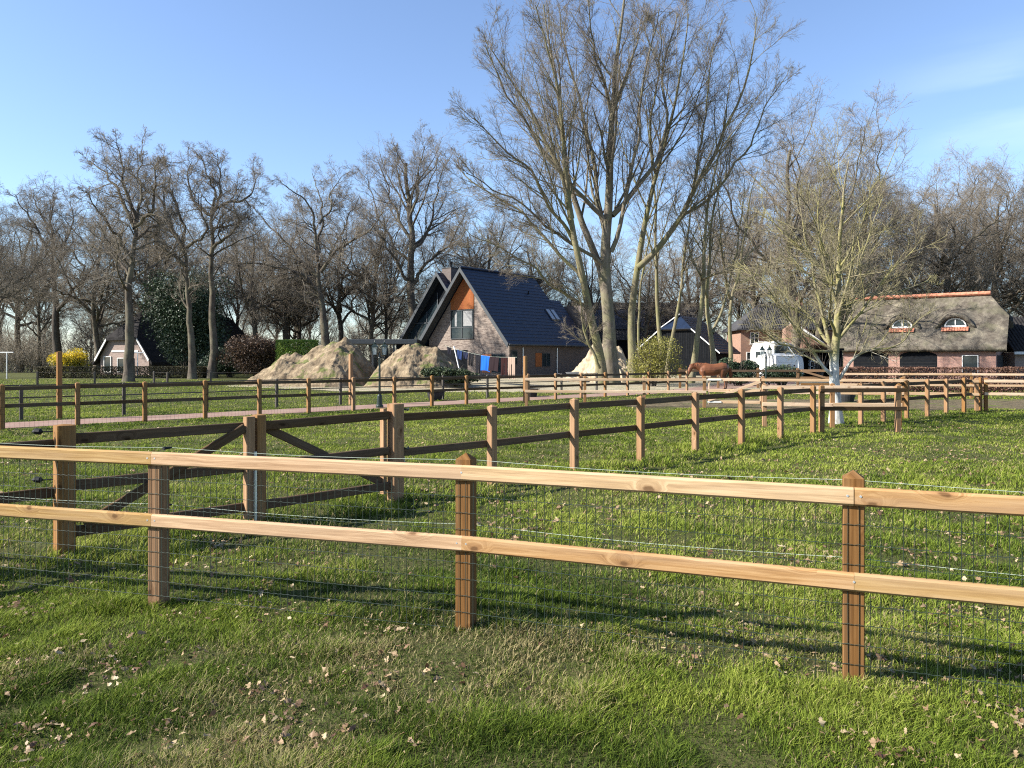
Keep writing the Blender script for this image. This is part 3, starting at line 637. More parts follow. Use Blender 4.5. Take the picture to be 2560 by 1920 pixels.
slabroof(ff2, [(2.1, 0, fr_ + .01), (-.4, 2.15, zr(2.1)), (-.4, -2.15, zr(2.1))], -.3, M['thatch_dark'], farm, 'half_hip')
slabroof(ff2, [(15, 0, fr_), (15, fw_, fe), (18, 2.4, 2.2), (16.6, 0, 5.6)], -.3, M['thatch_dark'], farm, 'hip')
for s_ in (-1, 1):
    m = MB(); m.prism([ff2(-.42, s_ * 2.1, zr(2.1) - .1), ff2(-.42, s_ * 3.7, zr(3.7) - .1), ff2(-.42, s_ * 3.62, zr(3.7) - .32), ff2(-.42, s_ * 2.05, zr(2.1) - .32)], ff2.u * .06); m.build('bargeboard', M['white'], farm)
m = mbox(ff2, -.05, 0, -1.7, 1.9, 2.35, 2.5); m.build('lintel', M['offwhite'], farm)
window(ff2, 0, -2.75, -1.75, .3, 1.9, farm, 1, fm='white', out=-1, sill='white')
window(ff2, 0, -.9, 1.3, .3, 1.75, farm, 2, fm='offwhite', out=-1)
m = mbox(ff2, 6.6, 7.4, -.35, .35, 6.0, 7.3); m.build('chimney', M['brick_pale'], farm)
# --- thatched barn house at right
tf = Fr((28.95, 68), (.799, -.602)); n_ = Vector((-.602, -.799, 0)); tfb = Fr((28.95, 68), (.799, -.602), tuple(-n_))   # b runs away from the viewer
TL, TD, TR_, TE = 11.7, 8.0, 7.05, 2.55
th = thing('thatched_house', 'low brick house with thatched roof, red ridge and two arched garage doors', 'house', tfb(TL / 2, TD / 2, 0))
m = mbox(tfb, .2, TL, .45, .75, 0, 2.65); m.build('front_wall', M['brick_pink'], th)
m = MB(); zt = lambda b: TE + (TR_ - TE) * (1 - abs(b - TD / 2) / (TD / 2))
m.prism([tfb(TL - .3, .8, 0), tfb(TL - .3, TD - .5, 0), tfb(TL - .3, TD - .5, zt(TD - .5) - .3), tfb(TL - .3, 5.3, zt(5.3) - .3), tfb(TL - .3, 2.7, zt(2.7) - .3), tfb(TL - .3, .8, zt(.8) - .3)], tfb.u * .29); m.build('gable_wall', M['brick_pink'], th)
m = MB(); m.prism([tfb(.25, .76, 0), tfb(.25, TD - .5, 0), tfb(.25, TD - .5, zt(TD - .5) - .3), tfb(.25, TD / 2, TR_ - .3), tfb(.25, .76, zt(.76) - .3)], tfb.u * .3); m.build('gable_wall', M['brick_pink'], th)
# front thatch with two eyebrow dormers
DM = [(4.75, 1.25), (8.75, 1.25)]; NA, NB = 150, 70; s_w = .60
A_ = np.linspace(-.25, TL + .75, NA); S_ = np.linspace(0, 1, NB)
vv = []; 
for s in S_:
    for a in A_:
        a_end = TL + .75 - (max(0, .42 - s) * 3.6); ae = min(a, a_end); b = TD / 2 * (1 - s); zz_ = TR_ + (TE - TR_) * s
        for a0, wd in DM:
            e = math.exp(-((ae - a0) / wd) ** 4)
            up = min(1, max(0, (s - .2) / (s_w - .2))); up = up * up * (3 - 2 * up)
            if s <= s_w: zz_ += .92 * e * up * math.cos(min(1, abs(ae - a0) / (wd * 1.5)) * math.pi / 2)
        zz_ += .03 * math.sin(a * 3.1 + s * 9) * math.sin(a * 1.3 + 2) + .01 * math.sin(a * 17 + s * 31)
        vv.append(tuple(tfb(ae, b, zz_)))
vv = np.array(vv); ii, jj = np.meshgrid(np.arange(NA - 1), np.arange(NB - 1)); b0 = (jj * NA + ii).ravel()
low = vv.copy(); low[:, 2] -= .32; nV = len(vv); q = np.stack([b0, b0 + 1, b0 + NA + 1, b0 + NA], 1)
edge = [[k, k + 1, nV + k + 1, nV + k] for k in range((NB - 1) * NA, NB * NA - 1)] + [[(k + 1) * NA - 1, (k + 2) * NA - 1, nV + (k + 2) * NA - 1, nV + (k + 1) * NA - 1] for k in range(NB - 1)] + [[k * NA, (k + 1) * NA, nV + (k + 1) * NA, nV + k * NA] for k in range(NB - 1)]
rt_ = np_mesh('roof', np.concatenate([vv, low]), np.concatenate([q, q[:, ::-1] + nV, np.array(edge)]), M['thatch'], th, smooth=False)
slabroof(tfb, [(-.25, TD / 2, TR_), (TL - .8, TD / 2, TR_), (TL + .75, TD * .8, zt(TD * .72)), (TL + .75, TD, TE), (-.25, TD, TE)], -.32, M['thatch'], th)
slabroof(tfb, [(TL - .8, TD / 2, TR_ + .01), (TL + .8, TD / 2 - 1.72, zt(TD / 2 - 1.72)), (TL + .8, TD / 2 + 1.72, zt(TD / 2 + 1.72))], -.32, M['thatch_dark'], th, 'half_hip')
m = MB()
for k in range(26):
    a = -.2 + k * (TL - .5) / 26; m.bar(tfb(a, TD / 2, TR_ + .1), tfb(a + .46, TD / 2, TR_ + .125), .62, .34, ch=.12)
m.build('ridge_tiles', M['red_tile'], th)
for a0, wd in DM:
    zb = TR_ + (TE - TR_) * s_w - .02; bb = TD / 2 * (1 - s_w) - .06; m = MB(); ring = [(math.cos(t), math.sin(t)) for t in np.linspace(0, math.pi, 15)]
    wx, wz = .8, .72
    for (c0, s0), (c1, s1) in zip(ring[:-1], ring[1:]):
        m.prism([tfb(a0 + wx * c0, bb - .12, zb + wz * s0), tfb(a0 + wx * c1, bb - .12, zb + wz * s1), tfb(a0 + (wx - .09) * c1, bb - .12, zb + (wz - .09) * s1), tfb(a0 + (wx - .09) * c0, bb - .12, zb + (wz - .09) * s0)], -n_ * .1)
    m.box(a0 - wx, a0 + wx, bb - .14, bb - .02, zb - .04, zb + .1, tfb); m.box(a0 - .04, a0 + .04, bb - .11, bb - .04, zb + .1, zb + wz - .05, tfb)
    dw_ = m.build('dormer_window', M['white'], th)
    m = MB(); hp = [tfb(a0 + 1.08 * math.cos(t) * (1 + .35 * (1 - math.sin(t)) ** 3), bb - .06 - .2 * math.sin(t), zb - .12 + 1.08 * math.sin(t)) for t in np.linspace(0, math.pi, 19)]; m.tube(hp, [.06 + .17 * math.sin(t) for t in np.linspace(0.1, math.pi - .1, 19)], 9); m.build('thatch_hood', M['thatch'], th, smooth=True)
    m = MB(); m.prism([tfb(a0 + (wx - .05) * c, bb - .07, zb + .03 + (wz - .05) * s) for c, s in ring], -n_ * .02); m.build('pane', M['glass'], dw_)
    m = MB()
    for k in range(10): a = a0 - .92 + k * .2; m.bar(tfb(a, bb - .13, zb - .05), tfb(a, bb - .48, zb - .38), .17, .05)
    m.build('apron_tiles', M['red_tile'], dw_)
def arch_door(a0, a1, zs, rise):
    m = MB(); pts = [(a0, 0), (a1, 0), (a1, zs)] + [((a0 + a1) / 2 + (a1 - a0) / 2 * math.cos(t), zs + rise * math.sin(t)) for t in np.linspace(.15, math.pi - .15, 12)] + [(a0, zs)]
    m.prism([tfb(a, .43, z) for a, z in pts], -n_ * .01); d_ = m.build('garage_door', M['darkboard'], th)
    m = MB()
    for k in range(1, 8): m.box(a0 + .05, a1 - .05, .405, .43, k * .27 - .02, k * .27 + .015, tfb)
    m.build('panel_ribs', M['black'], d_)
arch_door(1.05, 3.85, 1.9, .38); arch_door(4.75, 7.55, 1.9, .38)
tw = Fr(tfb(0, .45, 0), tuple(-n_)[:2], tuple(tfb.u)); window(tw, 0, 9.35, 10.5, .45, 1.95, th, 1, (), fw=.055, out=-1, fm='offwhite', sill='offwhite')
tg = Fr(tfb(TL, 0, 0), tuple(tfb.u)[:2], tuple(-n_))
for b_ in (1.6, 3.3, 5.0): window(tg, 0, b_, b_ + .7, .3, 1.95, th, 1, out=1)
# --- barn with solar panels, timber barn, orange brick house
sb = Fr((W(1412, 97), 97), (1, .03), (0.03, -1, 0)); barn = thing('solar_barn', 'large barn with dark corrugated roof and solar panels behind the tall trees', 'barn', (15.5, 100, 0))
Lb = 17.6; m = MB(); nC = 96
for k in range(nC):
    a0, a1, a2 = (k / nC) * Lb, ((k + .5) / nC) * Lb, ((k + 1) / nC) * Lb
    for x0, x1, z0, z1 in ((a0, a1, 0, .09), (a1, a2, .09, 0)):
        m.poly([sb(x0 + .9, -5, 9.1 + z0), sb(x1 + .9, -5, 9.1 + z1), sb(x1 - .6 * (1 - x1 / Lb), 1, 3.95 + z1), sb(x0 - .6 * (1 - x0 / Lb), 1, 3.95 + z0)])
m.poly([sb(.9, -5, 9.0), sb(.9 + Lb, -5, 9.0), sb(.9 + Lb, -11, 3.9), sb(.9, -11, 3.9)])
m.build('roof', M['corrugated'], barn)
q = lambda a, t, dz: sb(a, -5 + 6 * t, 9.1 - 5.15 * t + dz)
m = MB()
for t0, t1 in ((.24, .49), (.5, .74)):
    for k in range(13): a = 1.0 + k * 1.2; m.prism([q(a, t0, .16), q(a + 1.17, t0, .16), q(a + 1.17, t1, .16), q(a, t1, .16)], Vector((0, 0, .04)))
m.build('solar_panels', M['solar'], barn)
mbox(sb, 0, Lb, -9.5, .5, 0, 3.9).build('wall', M['darkboard'], barn)
bf = Fr((W(1690, 76), 76), (.5, .866)); tb = thing('timber_barn', 'black timber barn with half hipped blue black roof and white trim', 'barn', (15.6, 78, 0))
zb_ = lambda b: 6.0 - abs(b) * .85
m = MB(); m.prism([bf(0, -3.6, 0), bf(0, 3.6, 0), bf(0, 3.6, zb_(3.6) - .2), bf(0, 1.6, zb_(1.6) - .2), bf(0, -1.6, zb_(1.6) - .2), bf(0, -3.6, zb_(3.6) - .2)], bf.u * .2); m.build('front_wall', M['darkboard'], tb)
m = MB()
for k in range(30): x = -3.5 + k * .24; m.box(-.02, -.002, x, x + .03, 0 if abs(x) > 9 else 1.7, zb_(x) - .3 if abs(x) > 1.6 else zb_(1.6) - .3, bf)
m.build('board_battens', M['black'], tb)
for s_ in (-1, 1): tiles(bf, -.3, 8, 0, 6.0, s_ * 4.4, zb_(4.4), 14, a0f=lambda t: -.3 + max(0, .36 - t) * 4).build('roof', M['rooftile'], tb)
slabroof(bf, [(1.2, 0, 6.02), (-.35, 1.65, zb_(1.6) + .02), (-.35, -1.65, zb_(1.6) + .02)], -.1, M['rooftile'], tb, 'half_hip')
for s_ in (-1, 1):
    m = MB(); m.prism([bf(-.36, s_ * 1.6, zb_(1.6)), bf(-.36, s_ * 4.4, zb_(4.4)), bf(-.36, s_ * 4.4, zb_(4.4) - .14), bf(-.36, s_ * 1.6, zb_(1.6) - .14)], bf.u * .05); m.build('bargeboard', M['offwhite'], tb)
m = MB(); q0, q1 = bf(1.1, 0, 6.12), bf(-.4, -1.7, zb_(1.7)); m.bar(q0, q1, .3, .06); m.build('hip_flashing', M['white'], tb)
m = mbox(bf, .19, 8, 3.3, 3.5, 0, 2.6); m.build('side_wall', M['darkboard'], tb)
oh = thing('brick_house', 'orange brick house with dark tiled roof behind the white camper', 'house', (28, 86, 0))
of = Fr((W(1852, 85), 85), (1, -.06), (-.06, -1, 0)); wd_ = 10.2
mbox(of, 0, wd_, -7, 0, 0, 5.1).build('wall', M['brick_orange'], oh)
m = MB(); m.poly([of(-.5, .5, 4.95), of(wd_ + .5, .5, 4.95), of(wd_ - 3, -3.5, 8.0), of(3, -3.5, 8.0)]); m.poly([of(-.5, .5, 4.95), of(3, -3.5, 8.0), of(-.5, -7.5, 4.95)]); m.poly([of(wd_ + .5, .5, 4.95), of(wd_ + .5, -7.5, 4.95), of(wd_ - 3, -3.5, 8.0)]); m.poly([of(-.5, -7.5, 4.95), of(3, -3.5, 8.0), of(wd_ - 3, -3.5, 8.0), of(wd_ + .5, -7.5, 4.95)])
m.box(-.5, wd_ + .5, -7.5, .5, 4.8, 4.94, of)
for k in range(40):
    a = 0 + k * wd_ / 40; t = min(1, min(a + .5, wd_ - a + .5) / 3.4); m.bar(of(a, .5, 5.0), of(a, .5 - 4 * t, 5.0 + 3.05 * t), .06, .08)
m.build('roof', M['corrugated'], oh)
owf = Fr(of(0, 0, 0), tuple(-of.v)[:2], tuple(of.u))
for x in (1.0, 3.1, 6.1): window(owf, 0, x, x + .95, 3.3, 4.6, oh, 2, (.5,), out=-1, fm='white', sill='white')
for x in (.6, 3.1): window(owf, 0, x, x + .95, .8, 2.4, oh, 2, (.5,), out=-1, fm='white', sill='white')
wf = Fr((W(2010, 80), 80), (.25, 1)); m = MB(); m.prism([wf(0, -1.8, 0), wf(0, 2.6, 0), wf(0, 2.6, 2.8), wf(0, -.8, 5.6), wf(0, -1.8, 4.8)], wf.u * 4); m.build('side_wing', M['brick_orange'], oh)
m = MB(); m.prism([wf(-.35, -1.5, 5.9), wf(-.35, 3.1, 2.35), wf(-.35, 3.1, 1.95), wf(-.35, -1.5, 5.4)], wf.u * .12); m.build('bargeboard', M['white'], oh)
m = MB(); m.prism([wf(-.3, -1.5, 5.9), wf(-.3, 3.1, 2.4), wf(4, 3.1, 2.4), wf(4, -1.5, 5.9)], (0, 0, .08)); m.build('wing_roof', M['rooftile'], oh)
m = mbox(of, 7.0, 7.7, -3.9, -3.2, 7.2, 8.9); m.build('chimney', M['brick_orange'], oh)
# far right neighbour
rn = thing('neighbour_house', 'pale walled house with dark pantile roof cut by the right photo edge', 'house', (43, 62, 0))
rff = Fr((W(2537, 64), 64), (1, -.1), (-.1, -1, 0)); mbox(rff, 0, 7, -6, 0, 0, 2.2).build('wall', M['brick_pale'], rn)
m = MB()
for k in range(28):
    a = -.2 + k * .27
    m.bar(rff(a, .4, 2.3), rff(a, -3.2, 5.3), .16, .12, ch=.04)
m.poly([rff(-.3, .5, 2.2), rff(7.5, .5, 2.2), rff(7.5, -3.2, 5.28), rff(-.3, -3.2, 5.28)]); m.build('roof', M['thatch_dark'], rn); mbox(rff, -.3, 7.5, .42, .56, 2.02, 2.24).build('gutter', M['offwhite'], rn)
# --- open shed, camper, trailer
sh = thing('open_shed', 'dark open fronted shed overgrown with reddish twigs behind the whitewashed tree', 'shed', (24.3, 63, 0))
s2 = Fr((W(2005, 62), 62), (1, 0), (0, -1, 0)); mbox(s2, 0, 3.2, -3, -2.9, 0, 2.3).build('back_wall', M['darkboard'], sh); mbox(s2, -.1, 3.3, -3.1, .25, 2.31, 2.5).build('roof', M['darkboard'], sh)
for a in (0, 3.08): mbox(s2, a, a + .12, -2.89, .1, 0, 2.3).build('side_wall', M['darkboard'], sh)
bh = thing('garden_lantern', 'small white lattice lantern hanging in the dark open shed', 'lantern', s2(.95, -.5, .75))
m = MB(); 
for a, b in ((0, 0), (.34, 0), (0, .3), (.34, .3)): m.box(.8 + a, .85 + a, -.7 + b, -.65 + b, .75, 1.4, s2)
m.box(.8, 1.19, -.7, -.35, 1.02, 1.07, s2); m.build('frame', M['white'], bh)
m = MB(); m.prism([s2(.75, -.75, 1.4), s2(1.24, -.75, 1.4), s2(1.0, -.75, 1.75)], s2.v * .45); m.build('lantern_roof', M['white'], bh)
cm = Fr((W(1876, 60), 60), (.86, -.51), (-.51, -.86, 0)); cmp_ = thing('camper', 'white high roofed camper van parked behind the old dark fence', 'camper', cm(2, 0, 0))
m = MB(); prof = [(q_[0] * .86, q_[1]) for q_ in [(0, .45), (0, 2.35), (.25, 2.85), (.7, 2.98), (2.7, 2.98), (3.15, 2.8), (3.75, 2.05), (4.1, 1.7), (4.2, 1.2), (4.2, .45)]]
m.prism([cm(a, 0, z) for a, z in prof], -cm.v * 2.0); m.build('body', M['white'], cmp_, bevel=.06)
m = MB(); m.prism([cm(2.72, .01, 2.66), cm(3.16, .01, 2.05), cm(3.16, .01, 1.75), cm(1.8, .01, 1.75), cm(1.8, .01, 2.66)], cm.v * .015); m.prism([cm(2.8, -.1, 2.74), cm(3.3, -.1, 2.08), cm(3.3, -1.9, 2.08), cm(2.8, -1.9, 2.74)], Vector((.03, -.02, .03))); m.build('windscreen', M['glass'], cmp_)
m = MB(); m.box(.4, 1.2, .0, .02, 1.75, 2.2, cm); m.build('side_window', M['glass'], cmp_)
for a in (.8, 2.9):
    m = MB(); c = cm(a, -.02, .36); m.tube([c, c + cm.v * .1], [.36, .36], 18); wh = m.build('wheel', M['rubber'], cmp_); m = MB(); m.tube([c + cm.v * .1, c + cm.v * .13], [.2, .16], 12); m.build('rim', M['steel'], wh)
m = MB(); m.box(-.02, 3.62, -.01, .02, .5, .62, cm); m.build('sill_trim', M['greysheet'], cmp_)
tr = Fr((W(1943, 55), 55), (.96, .28), (.28, -.96, 0)); tl = thing('box_trailer', 'small white box trailer with a panelled door in front of the camper', 'trailer', tr(1, 0, 0))
m = mbox(tr, 0, 1.75, -2.4, 0, .35, 1.85); m.build('body', M['white'], tl, bevel=.04)
m = MB(); m.box(.12, 1.55, .002, .03, .42, 1.55, tr); dr = m.build('door', M['offwhite'], tl)
m = MB()
for z0 in (.6, .8, 1.0, 1.2, 1.4): m.box(.15, 1.52, .031, .036, z0, z0 + .012, tr)
m.build('panel_seam', M['greysheet'], dr)
m = MB(); m.box(1.35, 1.45, .031, .06, 1.1, 1.2, tr); m.build('handle', M['black'], dr)
for a in (-.06, 1.81): m = MB(); c = tr(a, -1.2, .32); m.tube([c - tr.u * .07, c + tr.u * .07], [.32, .32], 16); m.build('wheel', M['rubber'], tl)
m = MB(); m.prism([tr(-.03, .05, 1.86), tr(-.03, -2.45, 1.86), tr(-.03, -1.2, 2.05)], tr.u * 1.82); m.build('lid', M['offwhite'], tl)
# ---------------------------------------------------------------- value noise for shapes
def vnoise(x, y, seed=0, octaves=5):
    x = np.asarray(x, float); y = np.asarray(y, float); out = np.zeros(np.broadcast(x, y).shape); amp, tot = 1.0, 0
    for o in range(octaves):
        xi, yi = np.floor(x).astype(int), np.floor(y).astype(int); fx, fy = x - xi, y - yi
        fx, fy = fx * fx * (3 - 2 * fx), fy * fy * (3 - 2 * fy)
        h = lambda a, b: np.mod(np.sin(a * 127.1 + b * 311.7 + seed * 74.7 + o * 19.3) * 43758.5453, 1)
        out += amp * ((h(xi, yi) * (1 - fx) + h(xi + 1, yi) * fx) * (1 - fy) + (h(xi, yi + 1) * (1 - fx) + h(xi + 1, yi + 1) * fx) * fy)
        tot += amp; amp *= .5; x = x * 2 + 13.7; y = y * 2 + 7.3
    return out / tot
def mound(name, label, x0, x1, D, depth, prof, mat, seed, rough=.35):
    """prof: [(x, height)] ridge line of the heap"""
    n1, n2 = 260, 90; X, T = np.meshgrid(np.linspace(x0, x1, n1), np.linspace(-1, 1, n2))
    px, pz = zip(*prof); Hh = np.interp(X, px, pz); k = np.clip(1 - np.abs(T) ** 1.25, 0, 1)
    Yd = D + T * depth * (.45 + .55 * Hh / max(pz)); Z = Hh * k * (1 + 0 * X)
    e = np.clip(Hh * k * 2, 0, 1); Z = Z + e * rough * (vnoise(X * 1.1, Yd * 1.1, seed) - .5) * 1.6 + e * .2 * rough * (vnoise(X * 3, Yd * 3, seed + 3, 4) - .5) * 2
    Z = Z - .06
    V = np.stack([X, Yd, Z], -1).reshape(-1, 3); i, j = np.meshgrid(np.arange(n1 - 1), np.arange(n2 - 1)); b0 = (j * n1 + i).ravel()
    o = np_mesh(name, V, np.stack([b0, b0 + 1, b0 + n1 + 1, b0 + n1], 1), mat, smooth=True); return tag(o, label, 'mound')
mound('soil_mound', 'large heap of pale soil with a low shoulder at its left side', W(608, 50), W(946, 50), 50, 5.5,
      [(W(608, 50), 0), (W(640, 50), .6), (W(690, 50), 1.55), (W(718, 50), 1.95), (W(760, 50), 2.0), (W(820, 50), 2.55), (W(862, 50), 3.0), (W(895, 50), 2.6), (W(930, 50), 1.2), (W(946, 50), 0)], M['mound'], 1, .45)
mound('soil_mound', 'heap of soil with green weeds in front of the modern house', W(915, 47), W(1180, 47), 47, 4.5,
      [(W(915, 47), 0), (W(945, 47), 1.3), (W(985, 47), 2.2), (W(1040, 47), 2.62), (W(1095, 47), 2.5), (W(1135, 47), 1.5), (W(1180, 47), 0)], M['mound'], 5, .5)
mound('sand_pile', 'pale cream pile of sand and chips behind the big bare tree', W(1408, 56), W(1600, 56), 57, 4,
      [(W(1408, 56), 0), (W(1440, 56), .9), (W(1484, 56), 2.7), (W(1520, 56), 2.9), (W(1560, 56), 2.2), (W(1600, 56), .1)], M['pale'], 9, .8)
# ---------------------------------------------------------------- leaf clouds (hedges, bushes, evergreen)
def leaves(pts, size, seed, flat_=.0, stretch=1.5):
    r = np.random.default_rng(seed); n = len(pts); a = r.normal(size=(n, 3)); a /= np.linalg.norm(a, axis=1)[:, None]
    b = np.cross(a, r.normal(size=(n, 3))); b /= np.linalg.norm(b, axis=1)[:, None]; s = size * r.uniform(.6, 1.35, n)[:, None]
    V = np.stack([pts - a * s * stretch, pts - b * s * .6, pts + a * s * stretch, pts + b * s * .6], 1).reshape(-1, 3)
    return V, np.arange(n * 4).reshape(-1, 4)
def box_cloud(n, x0, x1, y0, y1, z0, z1, seed, shell=.7):
    r = np.random.default_rng(seed); p = r.uniform(-1, 1, (n, 3)); k = r.random(n) < shell
    ax = r.integers(0, 3, n); sg = np.sign(r.normal(size=n)); rows = np.arange(n)[k]; p[rows, ax[k]] = sg[k] * (1 - np.abs(r.normal(0, .05, k.sum())))
    c = np.array([(x0 + x1) / 2, (y0 + y1) / 2, (z0 + z1) / 2]); h = np.array([(x1 - x0) / 2, (y1 - y0) / 2, (z1 - z0) / 2]); return c + p * h
def hedge(name, label, cat, x0, x1, D, th_, h, mat, n, size, seed, z0=0.02, rag=.06, fr=None):
    t = thing(name, label, cat, ((x0 + x1) / 2, D, 0)); p = box_cloud(n, x0, x1, D - th_ / 2, D + th_ / 2, z0, h, seed)
    p[:, 2] += rag * (vnoise(p[:, 0] * 1.5, p[:, 1], seed) - .5) * 2 * (p[:, 2] / h)
    if fr is not None: p = np.array([tuple(fr(a, b, c)) for a, b, c in p])
    V, f = leaves(p, size, seed); np_mesh('foliage', V, f, M[mat], t)
    m = MB()
    r = random.Random(seed)
    for k in range(int((x1 - x0) * 2.2)):
        x = x0 + (x1 - x0) * r.random(); q = lambda a, b, c: fr(a, b, c) if fr else Vector((a, b, c))
        y = D + r.uniform(-.3, .3) * th_; m.tube([q(x, y, -.05), q(x + r.uniform(-.15, .15), y, h * .5), q(x + r.uniform(-.25, .25), y, h * .9)], [.02, .015, .006], 4)
    m.build('stems', M['bark_dark'], t); return t
hedge('clipped_hedge', 'long low clipped brown hedge in front of the thatched farmhouse', 'hedge', W(100, 66), W(512, 66), 66, 1.0, .98, 'hedge_leaf', 22000, .045, 11)
hedge('clipped_hedge', 'bright green square clipped hedge between the dark bush and the soil mound', 'hedge', W(697, 64), W(790, 64), 64, 1.8, 3.2, 'box_leaf', 14000, .06, 12)
hedge('beech_hedge', 'low reddish brown beech hedge in front of the thatched house with garage doors', 'hedge', W(2105, 40), W(2640, 40), 40, .8, 1.2, 'red_leaf', 26000, .035, 13)
hedge('beech_hedge', 'rough low reddish hedge between the two pale fences at right', 'hedge', W(2100, 35), W(2620, 35), 35.2, .6, .62, 'red_leaf', 12000, .035, 14)
def blob_bush(name, label, cat, cx, cy, rx, ry, h, mat, n, size, seed, lobes=9, stemmat='bark_dark', mat2=None, frac2=0, zlow=0):
    t = thing(name, label, cat, (cx, cy, 0)); r = np.random.default_rng(seed); pts = []
    for k in range(lobes):
        a = r.uniform(0, 2 * math.pi); q = r.uniform(.1, .62) ** .8; c = np.array([cx + rx * q * math.cos(a), cy + ry * q * math.sin(a), zlow + (h - zlow) * r.uniform(.3, .72)])
        rr = np.array([rx, ry, (h - zlow) * .5]) * r.uniform(.36, .58); d = r.normal(size=(n // lobes, 3)); d /= np.linalg.norm(d, axis=1)[:, None]
        pts.append(c + d * rr * (r.uniform(.35, 1.08, n // lobes)[:, None] ** .6))
    p = np.concatenate(pts); p = p[(p[:, 2] > zlow + .03) & (p[:, 2] < h * 1.03)]
    if mat2:
        top = r.random(len(p)) < frac2 * np.clip((p[:, 2] / h - .2) * 1.8, 0, 1); V, f = leaves(p[top], size, seed + 1); np_mesh('blossom', V, f, M[mat2], t); p = p[~top]
    V, f = leaves(p, size, seed); np_mesh('foliage', V, f, M[mat], t); m = MB(); rr = random.Random(seed)
    for k in range(26):
        a = rr.uniform(0, 6.28); q = rr.uniform(.3, .95); e = Vector((cx + rx * q * math.cos(a), cy + ry * q * math.sin(a), h * rr.uniform(.6, .98)))
        b = Vector((cx + rr.uniform(-.2, .2), cy + rr.uniform(-.2, .2), -.05)); mid = b.lerp(e, .5) + Vector((0, 0, h * .08)); m.tube([b, mid, e], [.035, .02, .006], 4)
    m.build('stems', M[stemmat], t); return t
blob_bush('evergreen_tree', 'tall dark broad evergreen tree behind the three oak trunks at left', 'tree', W(466, 73), 73, 3.9, 3.4, 10.7, 'holly', 42000, .085, 21, lobes=40)
blob_bush('dark_bush', 'purplish brown bush beside the bright green clipped hedge', 'bush', W(640, 66), 66, 3.1, 2, 3.9, 'brown_leaf', 20000, .06, 22, lobes=16)
blob_bush('dark_bush', 'dark bush in front of the long farmhouse roof', 'bush', W(575, 68), 68, 2.4, 1.5, 2.9, 'holly', 14000, .06, 23, lobes=12)
blob_bush('forsythia_bush', 'bright yellow flowering bush left of the thatched farmhouse', 'bush', W(183, 72), 72, 2.0, 1.2, 2.75, 'olive_leaf', 12000, .05, 24, lobes=14, mat2='yellow', frac2=.95)
blob_bush('olive_bush', 'yellowish green loose bush right of the big bare tree', 'bush', W(1633, 46), 46, 1.75, 1.3, 3.2, 'olive_leaf', 9000, .035, 25, lobes=16)
blob_bush('shrub', 'green leafy shrub behind the back of the horse', 'bush', W(1845, 47), 47, 1.2, .8, 1.75, 'holly', 7000, .05, 26, lobes=10)
blob_bush('shrub', 'green leafy shrub growing below the white camper', 'bush', W(1955, 47), 47, 1.4, .8, 1.45, 'holly', 5000, .05, 27, lobes=12)
blob_bush('conifer_brush', 'dark green ivy like brush over the right foot of the weedy soil heap', 'bush', W(1122, 44.2), 44.2, 1.7, 1.2, 1.35, 'conifer', 9000, .06, 28, lobes=12)
blob_bush('creeper', 'reddish creeper lying on the roof of the open shed', 'plant', W(2050, 61), 61, 1.6, .6, 2.9, 'red_leaf', 3000, .05, 29, lobes=8, zlow=2.35)
# ---------------------------------------------------------------- lamp posts
def lamp_post(label, x, y, tall=2.25):
    t = thing('lamp_post', label, 'lamp', (x, y, 0), 'black double headed garden lamps'); s = tall / 2.25
    m = MB(); m.lathe((x, y, -.05), [(.13, 0), (.13, .12), (.1, .16), (.085, .45), (.05, .5), (.04, .6), (.036, 1.2), (.032, 1.72 * s), (.05, 1.74 * s), (.03, 1.78 * s), (.012, 1.9 * s)], 14); m.build('pole', M['lamp_green'], t, smooth=False)
    for s_ in (-1, 1):
        c = Vector((x + s_ * .165, y, 1.78 * s)); m = MB(); m.tube([Vector((x, y, 1.72 * s)), Vector((x + s_ * .08, y, 1.68 * s)), Vector((x + s_ * .15, y, 1.7 * s)), c], .014, 6); m.build('arm', M['lamp_green'], t)
        m = MB(); b = len(m.v)
        for k in range(4):
            a0, a1 = math.pi / 4 + k * math.pi / 2, math.pi / 4 + (k + 1) * math.pi / 2
            g = lambda a, r, z: c + Vector((math.cos(a) * r, math.sin(a) * r, z))
            m.tube([g(a0, .07, 0), g(a0, .125, .27)], .008, 4); m.tube([g(a0, .125, .27), g(a1, .125, .27)], .009, 4)
            m.poly([g(a0, .14, .275), g(a1, .14, .275), g(a1, .05, .37), g(a0, .05, .37)]); m.poly([g(a0, .08, .0), g(a1, .08, .0), g(0, 0, -.02)])
        m.lathe(c + Vector((0, 0, .37)), [(.055, 0), (.06, .03), (.02, .05), (.025, .08), (.004, .12)], 8); ln = m.build('lantern', M['lamp_green'], t)
        m = MB()
        for k in range(4):
            a0, a1 = math.pi / 4 + k * math.pi / 2, math.pi / 4 + (k + 1) * math.pi / 2; m.poly([c + Vector((math.cos(a) * r, math.sin(a) * r, z)) for a, r, z in ((a0, .066, .01), (a1, .066, .01), (a1, .12, .26), (a0, .12, .26))])
        m.build('glass_panes', M['lampglass'], ln)
    return t
lamp_post('dark green double lantern lamp post beside the driveway in front of the soil mounds', W(949, 25.9), 25.9)
lamp_post('dark double lantern lamp post in front of the white camper', W(1924, 34), 34.5)
